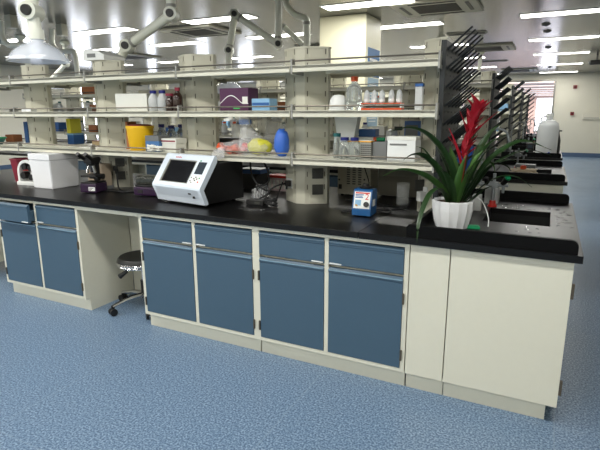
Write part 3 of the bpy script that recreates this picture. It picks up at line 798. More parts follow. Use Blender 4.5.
m_.build('arch', WHITE, q, True)
MB().box(-.11, .11, -.045, .06, 0, .035, .008).build('base', WHITE, q); MB().box(-.08, .08, .02, .03, .03, .19).build('back_plate', MIDGREY, q)
for (x, z, r_, m) in ((-.02, .16, .026, BLK), (-.04, .085, .03, BLK), (.045, .15, .024, BLK), (.05, .07, .026, BLK)):
    MB().cyl((x, .02, z), (x, -.035, z), r_).build('knob', m, q)
MB().box(-.06, .03, -.01, .02, .125, .145).build('clip', RED, q)
MB().cyl((.02, .0, .10), (.09, 0, .13), .008).build('arm', WHITE, q)
q = thing('waste_cup', 'crimson plastic container behind the white arch at the left', 'container', (-4.47, .52, ZW))
MB().lathe([(0, 0), (.065, 0), (.09, .2), (.094, .2), (.094, .212), (.082, .212), (.06, .01), (0, .01)], seg=6).build('container_body', mat('crimson', (128, 30, 50), .5), q)
MB().lathe([(.088, .2), (.099, .2), (.099, .206), (.088, .206)], seg=6).build('rim', MAROON, q)
# microscopes
def microscope(name, label, loc, rz, body, group=None, base=None):
    t = thing(name, label, 'microscope', loc, rz, group)
    base = base or body
    if base is PURPLEP:
        MB().box(-.07, .07, -.07, .08, .006, .075, .01).build('base', base, t)
        MB().box(.005, .06, -.074, -.069, .02, .05).build('label_plate', WHITE, t)
        m = MB()
        for k in range(3): m.box(.012, .012+.012*(k+1), -.0755, -.074, .024+.008*k, .027+.008*k)
        m.build('printed_marks', BLK, t)
        MB().box(-.066, .066, -.065, .075, .075, .085, .003).build('deck', BLK, t)
    else: MB().box(-.08, .08, -.09, .09, 0, .06, .012).build('base', base, t)
    MB().box(-.02, .02, .04, .075, .085 if base is PURPLEP else .055, .26, .01).build('arm', body, t)
    MB().box(-.065, .065, -.06, .045, .125, .138, .003).build('stage', BLK, t)
    m = MB()
    for k in range(3): a = 2.1*k; m.cyl((.018*math.cos(a), -.01+.018*math.sin(a), .215), (.034*math.cos(a), -.01+.034*math.sin(a), .155), .012)
    m.build('objectives', CHROME, t, True)
    MB().cyl((0, -.01, .212), (0, -.01, .232), .035).build('nosepiece', BLK, t)
    MB().box(-.035, .035, -.05, .07, .23, .275, .01).build('head', body, t)
    for sx in (-1, 1):
        e = MB().cyl((sx*.03, -.04, .265), (sx*.034, -.115, .31), .015).build('eyepiece', BLK, t, True)
    for sx in (-1, 1): MB().cyl((sx*.02, .057, .12), (sx*.06, .057, .12), .022).build('focus_knob', BLK, t, True)
    return t
microscope('microscope', 'black microscope on a purple base right of the polystyrene box', (-3.36, .345, ZW), .25, BLK, base=PURPLEP)
microscope('microscope', 'black and white microscope at the far left behind the crimson container', (-4.83, 1.17, ZW), .2, WHITE)
microscope('microscope', 'second black and white microscope at the left edge on the rear of the bench', (-5.15, 1.17, ZW), -.2, WHITE)
# second purple base with clear lid apparatus
q = thing('dry_bath', 'purple based heating block with a dark clear cover, left of the white instrument', 'heater', (-2.845, .43, ZW), .18)
MB().box(-.10, .10, -.075, .075, .006, .07, .012).build('base', PURPLEP, q)
MB().box(-.06, -.02, -.079, -.074, .025, .05, .003).build('display', BLK, q)
MB().box(-.09, .09, -.065, .065, .07, .085, .003).build('deck', BLK, q)
MB().box(-.088, .088, -.063, .063, .086, .15, .02).build('cover', mat('smoky_cover', (70, 72, 66), .12, trans=.4), q)
m_ = MB()
for a in range(5):
    for b in range(3): m_.cyl((-.06+a*.03, -.03+b*.03, .085), (-.06+a*.03, -.03+b*.03, .115), .009, seg=8)
m_.build('tube_block', GREYP, q)
# tan box hung on the column
q = thing('tan_control_box', 'tan box standing against the column between the microscope and the heating block', 'box', (-3.455, .50, ZW), .0)
MB().box(-.085, .085, -.05, .05, .0, .21, .012).build('case', TAN, q); MB().box(-.09, .09, -.055, .055, .0, .03, .004).build('foot', GREYP, q)
MB().box(.02, .06, -.056, -.05, .12, .17, .003).build('plate', OUTD, q)

# the big instrument
q = thing('gel_instrument', 'white and black benchtop instrument with a sloping dark screen in the middle of the worktop', 'instrument', (-2.60, .243, ZW), math.radians(-9.2))
W = .468
prof_o = [(.0, .018), (-.012, .055), (-.042, .12), (-.040, .135), (.103, .330), (.116, .335)]
prof_i = [(.128, .318), (.125, .29), (-.005, .118), (.03, .03), (.03, .018)]
MB().prism(prof_o+prof_i, -.004, .022).build('side_shell', DEVW, q, True); MB().prism(prof_o+prof_i, W-.022, W+.004).build('side_shell', DEVW, q, True)
# front shell: lower apron, top band, centre and right fields around the screen opening
def sl(t):  # point on the sloped face, t 0..1 bottom to top
    a = Vector((-.040, .135)); b = Vector((.103, .330)); p = a.lerp(b, t); return (p.x, p.y)
nrm = Vector((-(.330-.135), (.103+.040))).normalized()
def slab(m, x0, x1, t0, t1, out=.0, th=.016):
    p0, p1 = Vector(sl(t0)), Vector(sl(t1)); n = nrm
    a, b, c, d = p0+n*out, p1+n*out, p1+n*(out-th), p0+n*(out-th)
    m.prism([tuple(a), tuple(b), tuple(c), tuple(d)], x0, x1)
f = MB(); f.prism([(.0, .018), (-.012, .055), (-.042, .12), (-.040, .135), (-.025, .14), (-.028, .122), (.004, .055), (.012, .018)], .022, W-.022)
slab(f, .022, W-.022, 0, .10); slab(f, .022, W-.022, .84, 1.0); slab(f, .022, .05, .10, .84); slab(f, .335, W-.022, .10, .84)
f.prism([(.103, .330), (.116, .335), (.128, .318), (.115, .305)], .022, W-.022)
f.build('front_shell', DEVW, q)
s_ = MB(); slab(s_, .052, .333, .12, .82, -.010, .004); s_.build('screen', SCREEN, q)
s_ = MB()
for a, b, c, d in ((.05, .335, .10, .125), (.05, .335, .815, .84), (.05, .060, .125, .815), (.325, .335, .125, .815)): slab(s_, a, b, c, d, -.002, .008)
s_.build('screen_bezel', MIDGREY, q)
s_ = MB(); slab(s_, .358, .434, .42, .80, .0015, .003); s_.build('lcd', LCD, q)
s_ = MB(); slab(s_, .345, .440, .10, .37, .0012, .002); s_.build('keypad', WHITE, q)
for (x, t_, m) in ((.345, .30, GREYP), (.345, .2, GREYP), (.372, .27, BLK), (.385, .22, BLK), (.385, .32, BLK), (.40, .27, BLK), (.42, .30, GREEN), (.42, .18, RED), (.36, .15, GREYP)):
    s_ = MB(); slab(s_, x+.003, x+.013, t_-.018, t_+.018, .0035, .003); s_.build('button', m, q)
s_ = MB(); slab(s_, .362, .376, .82, .855, .0015, .003); s_.build('indicator', GREEN, q)
# small red wordmark, too small to read
s_ = MB(); x = .11
for k in range(6): slab(s_, x, x+.006, .89, .935-(.012 if k % 2 else 0), .001, .002); x += .010
s_.build('red_wordmark', RED, q)
MB().box(.345, .372, -.030, -.020, .085, .112, .0).box(.385, .398, -.026, -.012, .06, .075).build('port', BLK, q)
b_ = MB(); b_.prism([(.02, .02), (.0, .12), (.118, .295), (.128, .310), (.158, .282), (.372, .281), (.382, .27), (.382, .02)], .004, W-.003); b_.build('black_body', BLK, q)
ft = MB()
for x in (.06, W-.06):
    for y in (.06, .34): ft.cyl((x, y, 0), (x, y, .02), .014)
ft.build('feet', BLKRUB, q)
# crumpled clear bag hanging over the shelf edge
q = thing('plastic_wrap', 'crumpled clear plastic film hanging over the lower shelf edge right of the instrument', 'plastic film', (-2.17, .385, S0-.0)); crumple(31, .05, .012, .035, .3).build('film', BAG, q, True); crumple(32, .03, .012, .02, .3).build('film_fold', BAG, q, True, M=Matrix.Translation((.02, 0, .03)))

# power adapter, cables
q = thing('power_adapter', 'black power adapter brick on the worktop right of the instrument', 'adapter', (-1.90, .43, ZW), .05)
MB().box(-.065, .065, -.03, .03, .0, .036, .005).build('brick', BLK, q); MB().box(.0, .04, -.031, -.029, .01, .026).build('label', OUTD, q)
def cable(label, pts, r=.004, name='power_cable', n=8, m=BLKRUB):
    t = MB().tube(catmull(pts, n), r, 6).build(name, m, None, True)
    return tag(t, label, 'cable')
rr = random.Random(4)
cable('coiled black cable heaped beside the power adapter', [(-1.835, .43, .87)]+[(-1.77+.045*math.cos(a*1.25), .40+.035*math.sin(a*1.25)+rr.uniform(-.01, .01), .863+.006*a/2+rr.uniform(0, .012)) for a in range(16)]+[(-1.78, .5, .90), (-1.80, .62, .99)], .0055)
cable('black cable looping down from the lower shelf to the tabletop adapter', [(-2.02, .55, 1.14), (-1.99, .52, 1.05), (-1.93, .50, .98), (-1.88, .5, .95), (-1.85, .53, .93), (-1.90, .47, .89)], .006)
cable('second black cable hanging from the shelf in a loop', [(-1.92, .56, 1.14), (-1.885, .56, 1.08), (-1.87, .55, 1.01), (-1.90, .54, .975), (-1.97, .55, .955), (-1.95, .58, .9), (-1.86, .6, .862)], .007)
cable('black lead running from the column socket to the coil', [(-1.745, .60, .99), (-1.78, .56, .985), (-1.84, .53, .955), (-1.86, .50, .90), (-1.82, .47, .862)], .006)
cable('black lead lying on the worktop between microscope and heating block', [(-3.30, .55, 1.02), (-3.29, .53, .94), (-3.25, .50, .87), (-3.16, .47, .861), (-3.05, .5, .861), (-3.1, .42, .861), (-3.22, .43, .861), (-3.27, .39, .861)], .006)
q = thing('power_plug', 'black plug in the socket of the left column above the worktop', 'plug', (-3.335, .56, 1.025), .9); MB().box(-.018, .018, -.02, .016, -.02, .02, .005).build('plug_body', BLK, q); MB().cyl((0, -.01, -.02), (0, -.012, -.045), .007).build('strain_relief', BLKRUB, q)
q = thing('power_plug', 'black plug in the column socket right of the coiled cable', 'plug', (-1.745, .60, .99), -.85); MB().box(-.018, .018, -.02, .016, -.02, .02, .005).build('plug_body', BLK, q); MB().cyl((0, -.01, -.02), (0, -.012, -.04), .007).build('strain_relief', BLKRUB, q)

# things on the rear half of the bench
q = thing('tube_rack_box', 'clear rack of vials with a bright red lid on the rear of the bench', 'rack', (-2.06, 1.08, ZW))
MB().box(-.09, .09, -.06, .06, 0, .105, .004).build('rack_body', mat('rack_pale', (206, 186, 186), .5), q); MB().box(-.093, .093, -.063, .063, .105, .125, .004).build('lid', RED, q)
for k in range(5): MB().cyl((-.07+.035*k, -.064, .02), (-.07+.035*k, -.064, .09), .011, seg=10).build('vial', CARD, q)
carton('equipment_case', 'dark grey equipment case on the rear of the bench behind the instrument', 'case', (-2.45, 1.16, ZW), (.36, .25, .12), BLK)
carton('paper_tray', 'stack of white paper on the dark equipment case', 'paper', (-2.34, 1.12, ZW+.122), (.2, .15, .04), VBLUE, lid=WHITE)
q = thing('plastic_beaker', 'crumpled clear bag of plasticware behind the power adapter', 'bag', (-1.97, .60, ZW+.05)); crumple(41, .06, .05, .06, .2).build('bag_body', BAG, q, True)
m_ = MB()
for k in range(6): m_.cyl((-.04+.015*k, -.02+.01*k, -.03), (-.03+.015*k, -.02+.01*k, .035), .006, seg=8)
m_.build('tubes', FROST, q)
q = thing('power_supply', 'cream power supply case with vent slots behind the blue mixer', 'instrument', (-1.425, 1.12, ZW), -.02)
MB().box(-.13, .13, -.08, .1, .012, .255, .006).build('case', mat('supply_grey', (176, 172, 154), .45), q)
m_ = MB()
for c in range(3):
    for k in range(8): m_.box(-.055+c*.045, -.03+c*.045, -.0825, -.08, .09+k*.017, .099+k*.017)
m_.build('vents', OUTD, q)
MB().box(-.12, -.095, -.084, -.08, .05, .085).build('switch', BLK, q); 
for x, z in ((-.115, .12), (.085, .13), (.085, .10)): MB().cyl((x, -.085, z), (x, -.08, z), .007, seg=10).build('terminal', BLK, q)
ft = MB()
for x in (-.1, .1):
    for y in (-.06, .07): ft.cyl((x, y, 0), (x, y, .014), .012, seg=10)
ft.build('feet', BLKRUB, q)
cable('thin black wire drooping across the front of the power supply', [(-1.36, 1.02, 1.14), (-1.33, 1.015, 1.06), (-1.29, .99, .97), (-1.27, .96, .875), (-1.22, .93, .862)], .004)
q = thing('incubator', 'low dark olive grey cabinet on the rear of the bench behind the beaker', 'instrument', (-1.10, 1.22, ZW), 0)
MB().box(-.165, .165, -.10, .12, .01, .275, .008).build('case', OLIVE, q); MB().box(-.155, .155, -.106, -.10, .02, .16, .003).build('door', mat('olive_door', (96, 93, 80), .6), q)
ft = MB()
for x in (-.13, .13):
    for y in (-.07, .09): ft.cyl((x, y, 0), (x, y, .012), .012, seg=10)
ft.build('feet', BLKRUB, q)
q = thing('beaker', 'tall clear glass beaker on the worktop left of the potted plant', 'beaker', (-1.0, .84, ZW))
MB().lathe([(0, .002), (.038, .002), (.042, .008), (.042, .145), (.046, .15), (.0405, .149), (.0395, .012), (0, .008)], seg=24).build('glass', mat('thin_glass', (236, 240, 238), .06, alpha=.22), q, True)
MB().lathe([(0, .012), (.038, .012), (.038, .035), (0, .035)], seg=24).build('water', mat('thin_water', (200, 205, 205), .05, alpha=.25), q, True)
cable('black cable curling around the beaker to the white plug', [(-.90, .66, .93), (-.915, .66, .885), (-.95, .68, .863), (-1.05, .62, .861), (-1.15, .60, .861), (-1.22, .66, .861), (-1.17, .78, .861), (-1.05, .74, .861), (-.98, .70, .861)], .006)
cable('black cable lying behind the blue mixer', [(-1.06, .46, .88), (-1.0, .50, .862), (-1.02, .62, .861), (-1.12, .72, .861), (-1.25, .78, .861), (-1.4, .84, .861)], .005)
cable('short cable in front of the column beside the blue mixer', [(-1.19, .40, .88), (-1.24, .40, .87), (-1.28, .44, .861), (-1.24, .50, .861), (-1.18, .50, .861)], .005)
q = thing('wall_adapter', 'white plug adapter on the column left of the potted plant', 'adapter', (-.825, .60, .965), .75)
MB().box(-.02, .02, -.026, .02, -.03, .03, .006).build('case', WHITE, q); MB().cyl((0, -.02, -.034), (0, -.022, -.06), .008).build('strain_relief', BLKRUB, q)
MB().box(-.03, .03, .02, .026, .03, .10).build('socket', OUTD, q)

# blue vortex mixer
q = thing('vortex_mixer', 'small blue mixer with a white control label on the worktop', 'mixer', (-1.124, .40, ZW), math.radians(2))
w = .058
MB().prism([(-.045, .008), (-.045, .045), (-.012, .155), (.0, .162), (.075, .158), (.085, .145), (.085, .008)], -w, w).build('case', mat('mixer_blue', (24, 82, 136), .35), q)
def fl(m, x0, x1, t0, t1, out=.001, th=.002):
    a = Vector((-.045, .045)); b = Vector((-.012, .155)); n = Vector((-(b-a).y, (b-a).x)).normalized()
    p0 = a.lerp(b, t0); p1 = a.lerp(b, t1)
    m.prism([tuple(p0+n*out), tuple(p1+n*out), tuple(p1+n*(out-th)), tuple(p0+n*(out-th))], x0, x1)
m_ = MB(); fl(m_, -.05, .05, .05, .93); m_.build('label', WHITE, q, label='white control label')
m_ = MB(); fl(m_, -.044, .044, .83, .90, .0018); 
m_.build('red_line', RED, q)
ang = math.atan2(.110, .033)
MT = Matrix.Translation((.029, -.045+.033*.66-.0015, .045+.110*.66)) @ Matrix.Rotation(ang, 4, 'X')
text_mesh('red_two', '2', .05, RED, q, MT, label='red numeral')
m_ = MB()
for k, (a, b) in enumerate(((-.044, .005), (-.042, .0), (-.044, .008))): fl(m_, a, b, .60+k*.075, .645+k*.075, .0018)
m_.build('lettering', VBLUE, q)
m_ = MB(); fl(m_, -.042, -.005, .2, .5, .0018); m_.build('blue_field', LBLUE, q)
def knobat(x, t_, r_, m, nm):
    a = Vector((-.045, .045)); b = Vector((-.012, .155)); n = Vector((-(b-a).y, (b-a).x)).normalized(); p = a.lerp(b, t_)
    MB().cyl((x, p.x, p.y), (x, p.x+n.x*.014, p.y+n.y*.014), r_).build(nm, m, q, True)
knobat(.03, .27, .016, BLK, 'dial'); knobat(-.03, .2, .006, mat('brass', (180, 140, 60), .4), 'switch')
MB().lathe([(0, .162), (.035, .162), (.038, .172), (.02, .178), (.018, .19), (0, .19)], (0, .04, 0), 20).build('cup', BLKRUB, q, True)
MB().box(w, w+.002, .0, .045, .06, .10).build('rating_plate', CARD, q)
ft = MB()
for x in (-.045, .045):
    for y in (-.03, .07): ft.cyl((x, y, 0), (x, y, .01), .01, seg=10)
ft.build('feet', BLKRUB, q)

# ------------------------------------------------------------------ plant
PX, PY = -.587, .32
q = thing('plant_pot', 'white fluted flower pot standing on the black sink top', 'pot', (PX, PY, ZW))
NS = 56
flt = lambda i, z: 1-.055*abs(math.cos(i*PI*14/NS))
MB().lathe([(0, 0), (.082, 0), (.086, .004), (.098, .05), (.107, .10), (.110, .146), (.108, .15), (.100, .15), (.098, .13), (0, .128)], seg=NS, f=flt).build('pot_body', POTM, q)
MB().lathe([(0, .129), (.096, .129), (.09, .137), (.05, .141), (0, .143)], seg=24).build('soil', SOIL, q, True)
pt_ = thing('bromeliad', 'bromeliad with long arching green leaves and a red flower spike in the white pot', 'plant', (PX, PY, ZW+.138))
Rr = Vector((math.cos(yw), math.sin(yw), 0)); Dd = Vector((-math.sin(yw), math.cos(yw), 0))
# leaf axes in metres from the plant's foot
def blade(pts, wid, name, m, fold=.25, parent=pt_, tw=.0, nx=7):
    C = catmull([Vector(p) for p in pts], nx); n = len(C); mb = MB(); rings = []
    for i, c in enumerate(C):
        t = i/(n-1); d = (C[min(i+1, n-1)]-C[max(i-1, 0)]).normalized()
        s = d.cross(Vector((0, 0, 1)))
        if s.length < .25: s = (s+d.cross(Dd)*.6)
        s.normalize()
        s = (s*math.cos(tw)+d.cross(s)*math.sin(tw)).normalized()
        nn = s.cross(d).normalized()
        w_ = wid*(min(1, .55+1.3*t) if t < .35 else 1)*(1-max(0, (t-.45)/.55)**1.8)
        w_ = max(w_, .0008)
        up = nn if nn.z > 0 else -nn
        th = .0012
        rings.append([mb.bm.verts.new(c+s*w_+up*fold*w_), mb.bm.verts.new(c+s*w_*.5+up*fold*w_*.35), mb.bm.verts.new(c), mb.bm.verts.new(c-s*w_*.5+up*fold*w_*.35), mb.bm.verts.new(c-s*w_+up*fold*w_),
                      mb.bm.verts.new(c-s*w_*.5+up*(fold*w_*.35-th)), mb.bm.verts.new(c-up*th*1.5), mb.bm.verts.new(c+s*w_*.5+up*(fold*w_*.35-th))])
    for a, b in zip(rings, rings[1:]):
        for k in range(8): j = (k+1) % 8; mb.bm.faces.new((a[k], a[j], b[j], b[k]))
    mb.bm.faces.new(rings[0]); mb.bm.faces.new(rings[-1])
    return mb.build(name, m, parent, True)
LV = [
 ([(0.014, 0.018, -0.019), (0.025, 0.035, 0.090), (0.044, 0.055, 0.223), (0.068, 0.079, 0.339), (0.097, 0.104, 0.391)], .015),
 ([(0.004, 0.013, -0.019), (-0.027, 0.020, 0.116), (-0.078, 0.028, 0.232), (-0.114, 0.032, 0.284)], .014),
 ([(0.031, 0.004, -0.015), (0.072, -0.009, 0.093), (0.116, -0.020, 0.207), (0.150, -0.025, 0.275), (0.181, -0.021, 0.306)], .016),
 ([(0.014, -0.016, -0.013), (0.022, -0.045, 0.084), (0.039, -0.059, 0.181), (0.058, -0.060, 0.259)], .018),
 ([(0.036, 0.041, -0.021), (0.090, 0.101, 0.068), (0.157, 0.168, 0.175), (0.241, 0.232, 0.216), (0.301, 0.273, 0.199)], .013),
 ([(-0.004, -0.002, -0.017), (-0.038, -0.019, 0.066), (-0.071, -0.036, 0.147), (-0.088, -0.044, 0.200)], .014),
 ([(0.010, 0.005, -0.017), (0.010, -0.006, 0.099), (-0.037, -0.052, 0.240), (-0.123, -0.117, 0.355), (-0.210, -0.172, 0.396), (-0.294, -0.225, 0.381)], .020),
 ([(-0.004, -0.002, -0.017), (-0.020, -0.032, 0.069), (-0.080, -0.084, 0.188), (-0.144, -0.139, 0.253), (-0.190, -0.184, 0.260), (-0.228, -0.215, 0.235)], .021),
 ([(-0.014, -0.007, -0.017), (-0.041, -0.054, 0.059), (-0.094, -0.125, 0.129), (-0.165, -0.206, 0.176), (-0.238, -0.264, 0.189), (-0.302, -0.308, 0.160)], .020),
 ([(-0.020, -0.032, -0.013), (-0.043, -0.133, 0.086), (-0.068, -0.258, 0.082), (-0.082, -0.354, 0.021), (-0.086, -0.423, -0.055), (-0.084, -0.439, -0.135)], .0125),
 ([(0.007, 0.026, -0.020), (-0.019, 0.035, 0.114), (-0.067, 0.022, 0.249), (-0.122, 0.006, 0.323), (-0.154, 0.001, 0.349)], .014),
 ([(0.015, 0.008, -0.017), (-0.001, 0.033, 0.088), (-0.020, 0.035, 0.206), (-0.039, 0.025, 0.297)], .028),
 ([(0.025, 0.012, -0.017), (0.059, 0.007, 0.101), (0.100, 0.005, 0.240), (0.149, 0.019, 0.354), (0.201, 0.033, 0.415)], .026),
 ([(0.035, 0.017, -0.017), (0.081, 0.007, 0.081), (0.143, 0.004, 0.200), (0.222, 0.021, 0.284), (0.319, 0.059, 0.330), (0.451, 0.114, 0.285)], .020),
 ([(0.025, 0.046, -0.022), (0.078, 0.117, 0.054), (0.134, 0.201, 0.153), (0.220, 0.289, 0.222), (0.331, 0.389, 0.263), (0.451, 0.482, 0.232)], .015),
 ([(0.044, 0.022, -0.017), (0.112, 0.011, 0.061), (0.188, 0.004, 0.130), (0.262, 0.008, 0.154), (0.324, 0.017, 0.141), (0.378, 0.033, 0.101)], .016),
 ([(0.035, 0.017, -0.017), (0.074, 0.070, 0.061), (0.121, 0.128, 0.166), (0.175, 0.177, 0.202), (0.234, 0.218, 0.184), (0.261, 0.242, 0.155)], .020),
 ([(0.020, 0.010, -0.017), (0.039, 0.020, 0.065), (0.078, 0.061, 0.160), (0.121, 0.094, 0.223), (0.169, 0.129, 0.201), (0.186, 0.149, 0.156)], .018),
 ([(0.010, -0.028, -0.011), (0.002, -0.066, 0.064), (-0.015, -0.108, 0.132), (-0.037, -0.142, 0.176), (-0.057, -0.174, 0.188)], .022),
 ([(0.030, -0.019, -0.011), (0.054, -0.051, 0.076), (0.077, -0.073, 0.164), (0.107, -0.081, 0.237), (0.141, -0.075, 0.288)], .026),
 ([(0.010, 0.039, -0.022), (0.025, 0.102, 0.081), (0.080, 0.174, 0.215), (0.149, 0.242, 0.312), (0.224, 0.302, 0.354)], .018),
 ([(-0.004, 0.031, -0.022), (-0.064, 0.058, 0.081), (-0.129, 0.081, 0.187), (-0.192, 0.094, 0.267), (-0.241, 0.103, 0.287)], .016),
 ([(0.043, -0.001, -0.013), (0.100, -0.028, 0.023), (0.159, -0.055, 0.084), (0.197, -0.069, 0.109)], .018),
 ([(-0.012, -0.017, -0.015), (-0.027, -0.069, 0.041), (-0.056, -0.118, 0.078), (-0.080, -0.152, 0.086)], .018)]
for i, (p, w_) in enumerate(LV, -6): blade(p, w_*1.12, 'leaf', LEAF2 if i in (5, 11, 13, 2, -3) else LEAF, tw=(.5 if i in (5, 6, 13) else .45 if i in (0, 1, 2, 7) else 0))
# flower spike with overlapping red bracts
ST = [(0.019, 0.010, -0.006), (0.031, 0.015, 0.119), (0.045, 0.022, 0.279), (0.061, 0.030, 0.393), (0.083, 0.041, 0.485)]
fs = MB().tube(catmull([Vector(p) for p in ST], 5), .009, 8).build('flower_stem', BRACT, pt_, True)
rb = random.Random(2)
SP = catmull([Vector(p) for p in ((0.028, 0.014, 0.092), (0.042, 0.021, 0.253), (0.062, 0.031, 0.383), (0.093, 0.046, 0.475))], 10)
def bract(p, dr, L, wd, par):
    dr = dr.normalized(); mb = MB(); rings = []; s = dr.cross(Vector((0, 0, 1)))
    if s.length < .2: s = dr.cross(Dd)
    s.normalize(); nn = s.cross(dr).normalized()
    if nn.z < 0: nn = -nn
    for k in range(9):
        t = k/8; c = p+dr*L*t-nn*.18*L*t*t*(1 if rb.random() > -1 else 0)*.6
        w_ = wd*(math.sin(PI*min(1, .18+.82*t)**.9))+.0006
        rings.append([mb.bm.verts.new(c+s*w_+nn*w_*.4), mb.bm.verts.new(c), mb.bm.verts.new(c-s*w_+nn*w_*.4), mb.bm.verts.new(c-nn*.0018)])
    for a, b in zip(rings, rings[1:]):
        for k in range(4): j = (k+1) % 4; mb.bm.faces.new((a[k], a[j], b[j], b[k]))
    mb.bm.faces.new(rings[0]); mb.bm.faces.new(rings[-1])
    return mb.build('bract', BRACT, par, True)
for i in range(26):
    t = i/25; k = int((.30+.70*t)*(len(SP)-1)); a = i*2.4
    out = Rr*math.cos(a)+Dd*math.sin(a)
    up = .55+1.1*t
    bract(SP[k], out*(.30+.75*t*t)+Vector((0, 0, up))+Rr*.2, .085+.03*t+.015*math.sin(i), .016+.008*t, fs)
for (p, q2, wd) in (((0.032, 0.016, 0.173), (-0.019, -0.043, 0.404), .012), ((0.039, 0.019, 0.226), (-0.036, 0.015, 0.356), .010), ((0.058, 0.007, 0.332), (0.173, 0.053, 0.495), .010), ((0.051, 0.025, 0.331), (0.014, 0.030, 0.485), .009)):
    A = Vector(p); B = Vector(q2); bract(A, B-A, (B-A).length, wd, fs)

# green tag beside the pot, white hose
q = thing('green_tag', 'small bright green plastic cap lying beside the white pot', 'cap', (-.478, .335, ZW), .2); MB().box(-.036, .036, -.02, .02, 0, .014, .004).build('cap_body', GREEN, q); MB().box(-.028, .028, -.014, .014, .014, .018, .002).build('cap_top', GREEN, q)
tag(MB().tube(catmull([(-.505, .50, 1.015), (-.455, .46, .985), (-.425, .42, .945), (-.408, .40, .90), (-.405, .385, .861)], 6), .003, 8).build('white_hose', WHITE, None, True), 'thin white hose curving down behind the white pot', 'hose')

# ------------------------------------------------------------------ laboratory taps
TAPG = mat('tap_grey', (134, 140, 142), .35)
def make_tap(label, loc, rz=0):
    t = thing('lab_tap', label, 'tap', loc, rz, 'laboratory taps at the sinks')
    MB().lathe([(0, 0), (.03, 0), (.03, .008), (.022, .016), (.02, .04), (0, .04)], seg=16).build('red_collar', RED, t, True, label='red collar')
    b = MB().cyl((0, 0, .03), (0, 0, .22), .010)
    b.build('riser', TAPG, t, True)
    MB().tube(catmull([(-.085, 0, .13), (-.09, 0, .38), (-.075, 0, .46), (-.02, 0, .505), (.045, 0, .49), (.075, 0, .42)], 6), .008, 10).build('gooseneck', TAPG, t, True)
    MB().cyl((.074, 0, .425), (.08, 0, .385), .013, .009).build('nozzle', TAPG, t, True)
    h = MB().cyl((-.10, 0, .145), (.09, 0, .145), .011).box(-.03, .03, -.017, .017, .125, .165, .006)
    h.build('cross_body', TAPG, t, True)
    MB().cyl((.06, 0, .15), (.06, 0, .095), .013, .008).build('side_outlet', TAPG, t, True)
    MB().cyl((.055, 0, .155), (.085, -.02, .195), .017, .02).build('handle', BLK, t, True, label='black handle')
    MB().cyl((.085, -.02, .195), (.091, -.024, .203), .018).build('handle_cap', GREEN, t, True, label='green handle cap')
    MB().cyl((-.045, 0, .15), (-.05, -.02, .19), .014, .016).build('handle', BLK, t, True, label='black handle')
    return t
tp = make_tap('grey laboratory tap with a red collar at the front sink behind the plant', (-.452, 1.06, ZW), -.15)
for r in range(1, NROW):
    dup(tp, (-.452, 1.06+r*PITCH, ZW), 'grey gooseneck tap at the sink of the %s' % rowname[r], -.15)
# odds and ends on the sinks
carton('white_carton', 'small white carton standing behind the flower pot', 'box', (-.53, .88, ZW), (.055, .05, .10), WHITE)
carton('clear_jar_box', 'frosted container beside the tap behind the flower pot', 'container', (-.47, 1.20, ZW), (.09, .08, .13), FROST)
carton('blue_box', 'tall bright blue box behind the red flower on the second bench row', 'box', (-.90, 2.86, ZW), (.14, .12, .28), mat('strong_blue', (28, 88, 176), .45))
q = thing('cleaning_cloth', 'crumpled cream cloth on the second row sink top with an orange cap on it', 'cloth', (-.36, 2.62+.42, ZW+.03)); crumple(51, .11, .08, .035, .3).build('cloth_body', mat('cloth', (214, 200, 176), .9), q, True)
q = thing('orange_cap', 'small orange cap on the crumpled cream cloth', 'cap', (-.36, 3.0, ZW+.058)); MB().cyl((0, 0, 0), (0, 0, .03), .028).build('cap_body', ORANGE, q); MB().cyl((0, 0, .03), (0, 0, .036), .02).build('cap_top', RED, q)
carton('grey_dish', 'grey tray beside the crumpled cloth on the second bench row', 'tray', (-.36, 3.5, ZW), (.2, .12, .06), GREYP)
q = thing('carboy', 'large white plastic carboy standing on the sink top of the third bench row', 'carboy', (-.185, 2*PITCH+.33, ZW))
MB().lathe([(0, 0), (.125, 0), (.138, .012), (.14, .40), (.125, .455), (.075, .495), (.045, .505), (.045, .55), (0, .55)], seg=28).build('carboy_body', FROST, q, True)
MB().lathe([(0, .55), (.05, .55), (.05, .60), (0, .60)], seg=20).build('cap', WHITE, q, True)
MB().tube(catmull([(-.09, 0, .47), (-.10, 0, .53), (-.04, 0, .56)], 6), .012, 8).build('carry_handle', FROST, q, True)
MB().cyl((.04, -.12, .05), (.04, -.165, .05), .014).build('spigot', RBLUE, q, True, label='blue spigot')
q = thing('black_bottle', 'black bottle standing right behind the white carboy', 'bottle', (-.05, 2*PITCH+.75, ZW)); MB().lathe([(0, 0), (.04, 0), (.045, .01), (.045, .2), (.02, .3), (.015, .36), (0, .36)], seg=16).build('bottle_body', BLK, q, True); MB().box(-.01, .05, -.008, .008, .33, .35).build('spout', BLK, q)
q = thing('black_box', 'small black box left of the white carboy', 'box', (-.40, 2*PITCH+.4, ZW)); MB().box(-.05, .05, -.05, .05, 0, .17, .006).build('case', BLK, q); MB().box(-.03, .03, -.052, -.05, .1, .15).build('display', LCD, q)

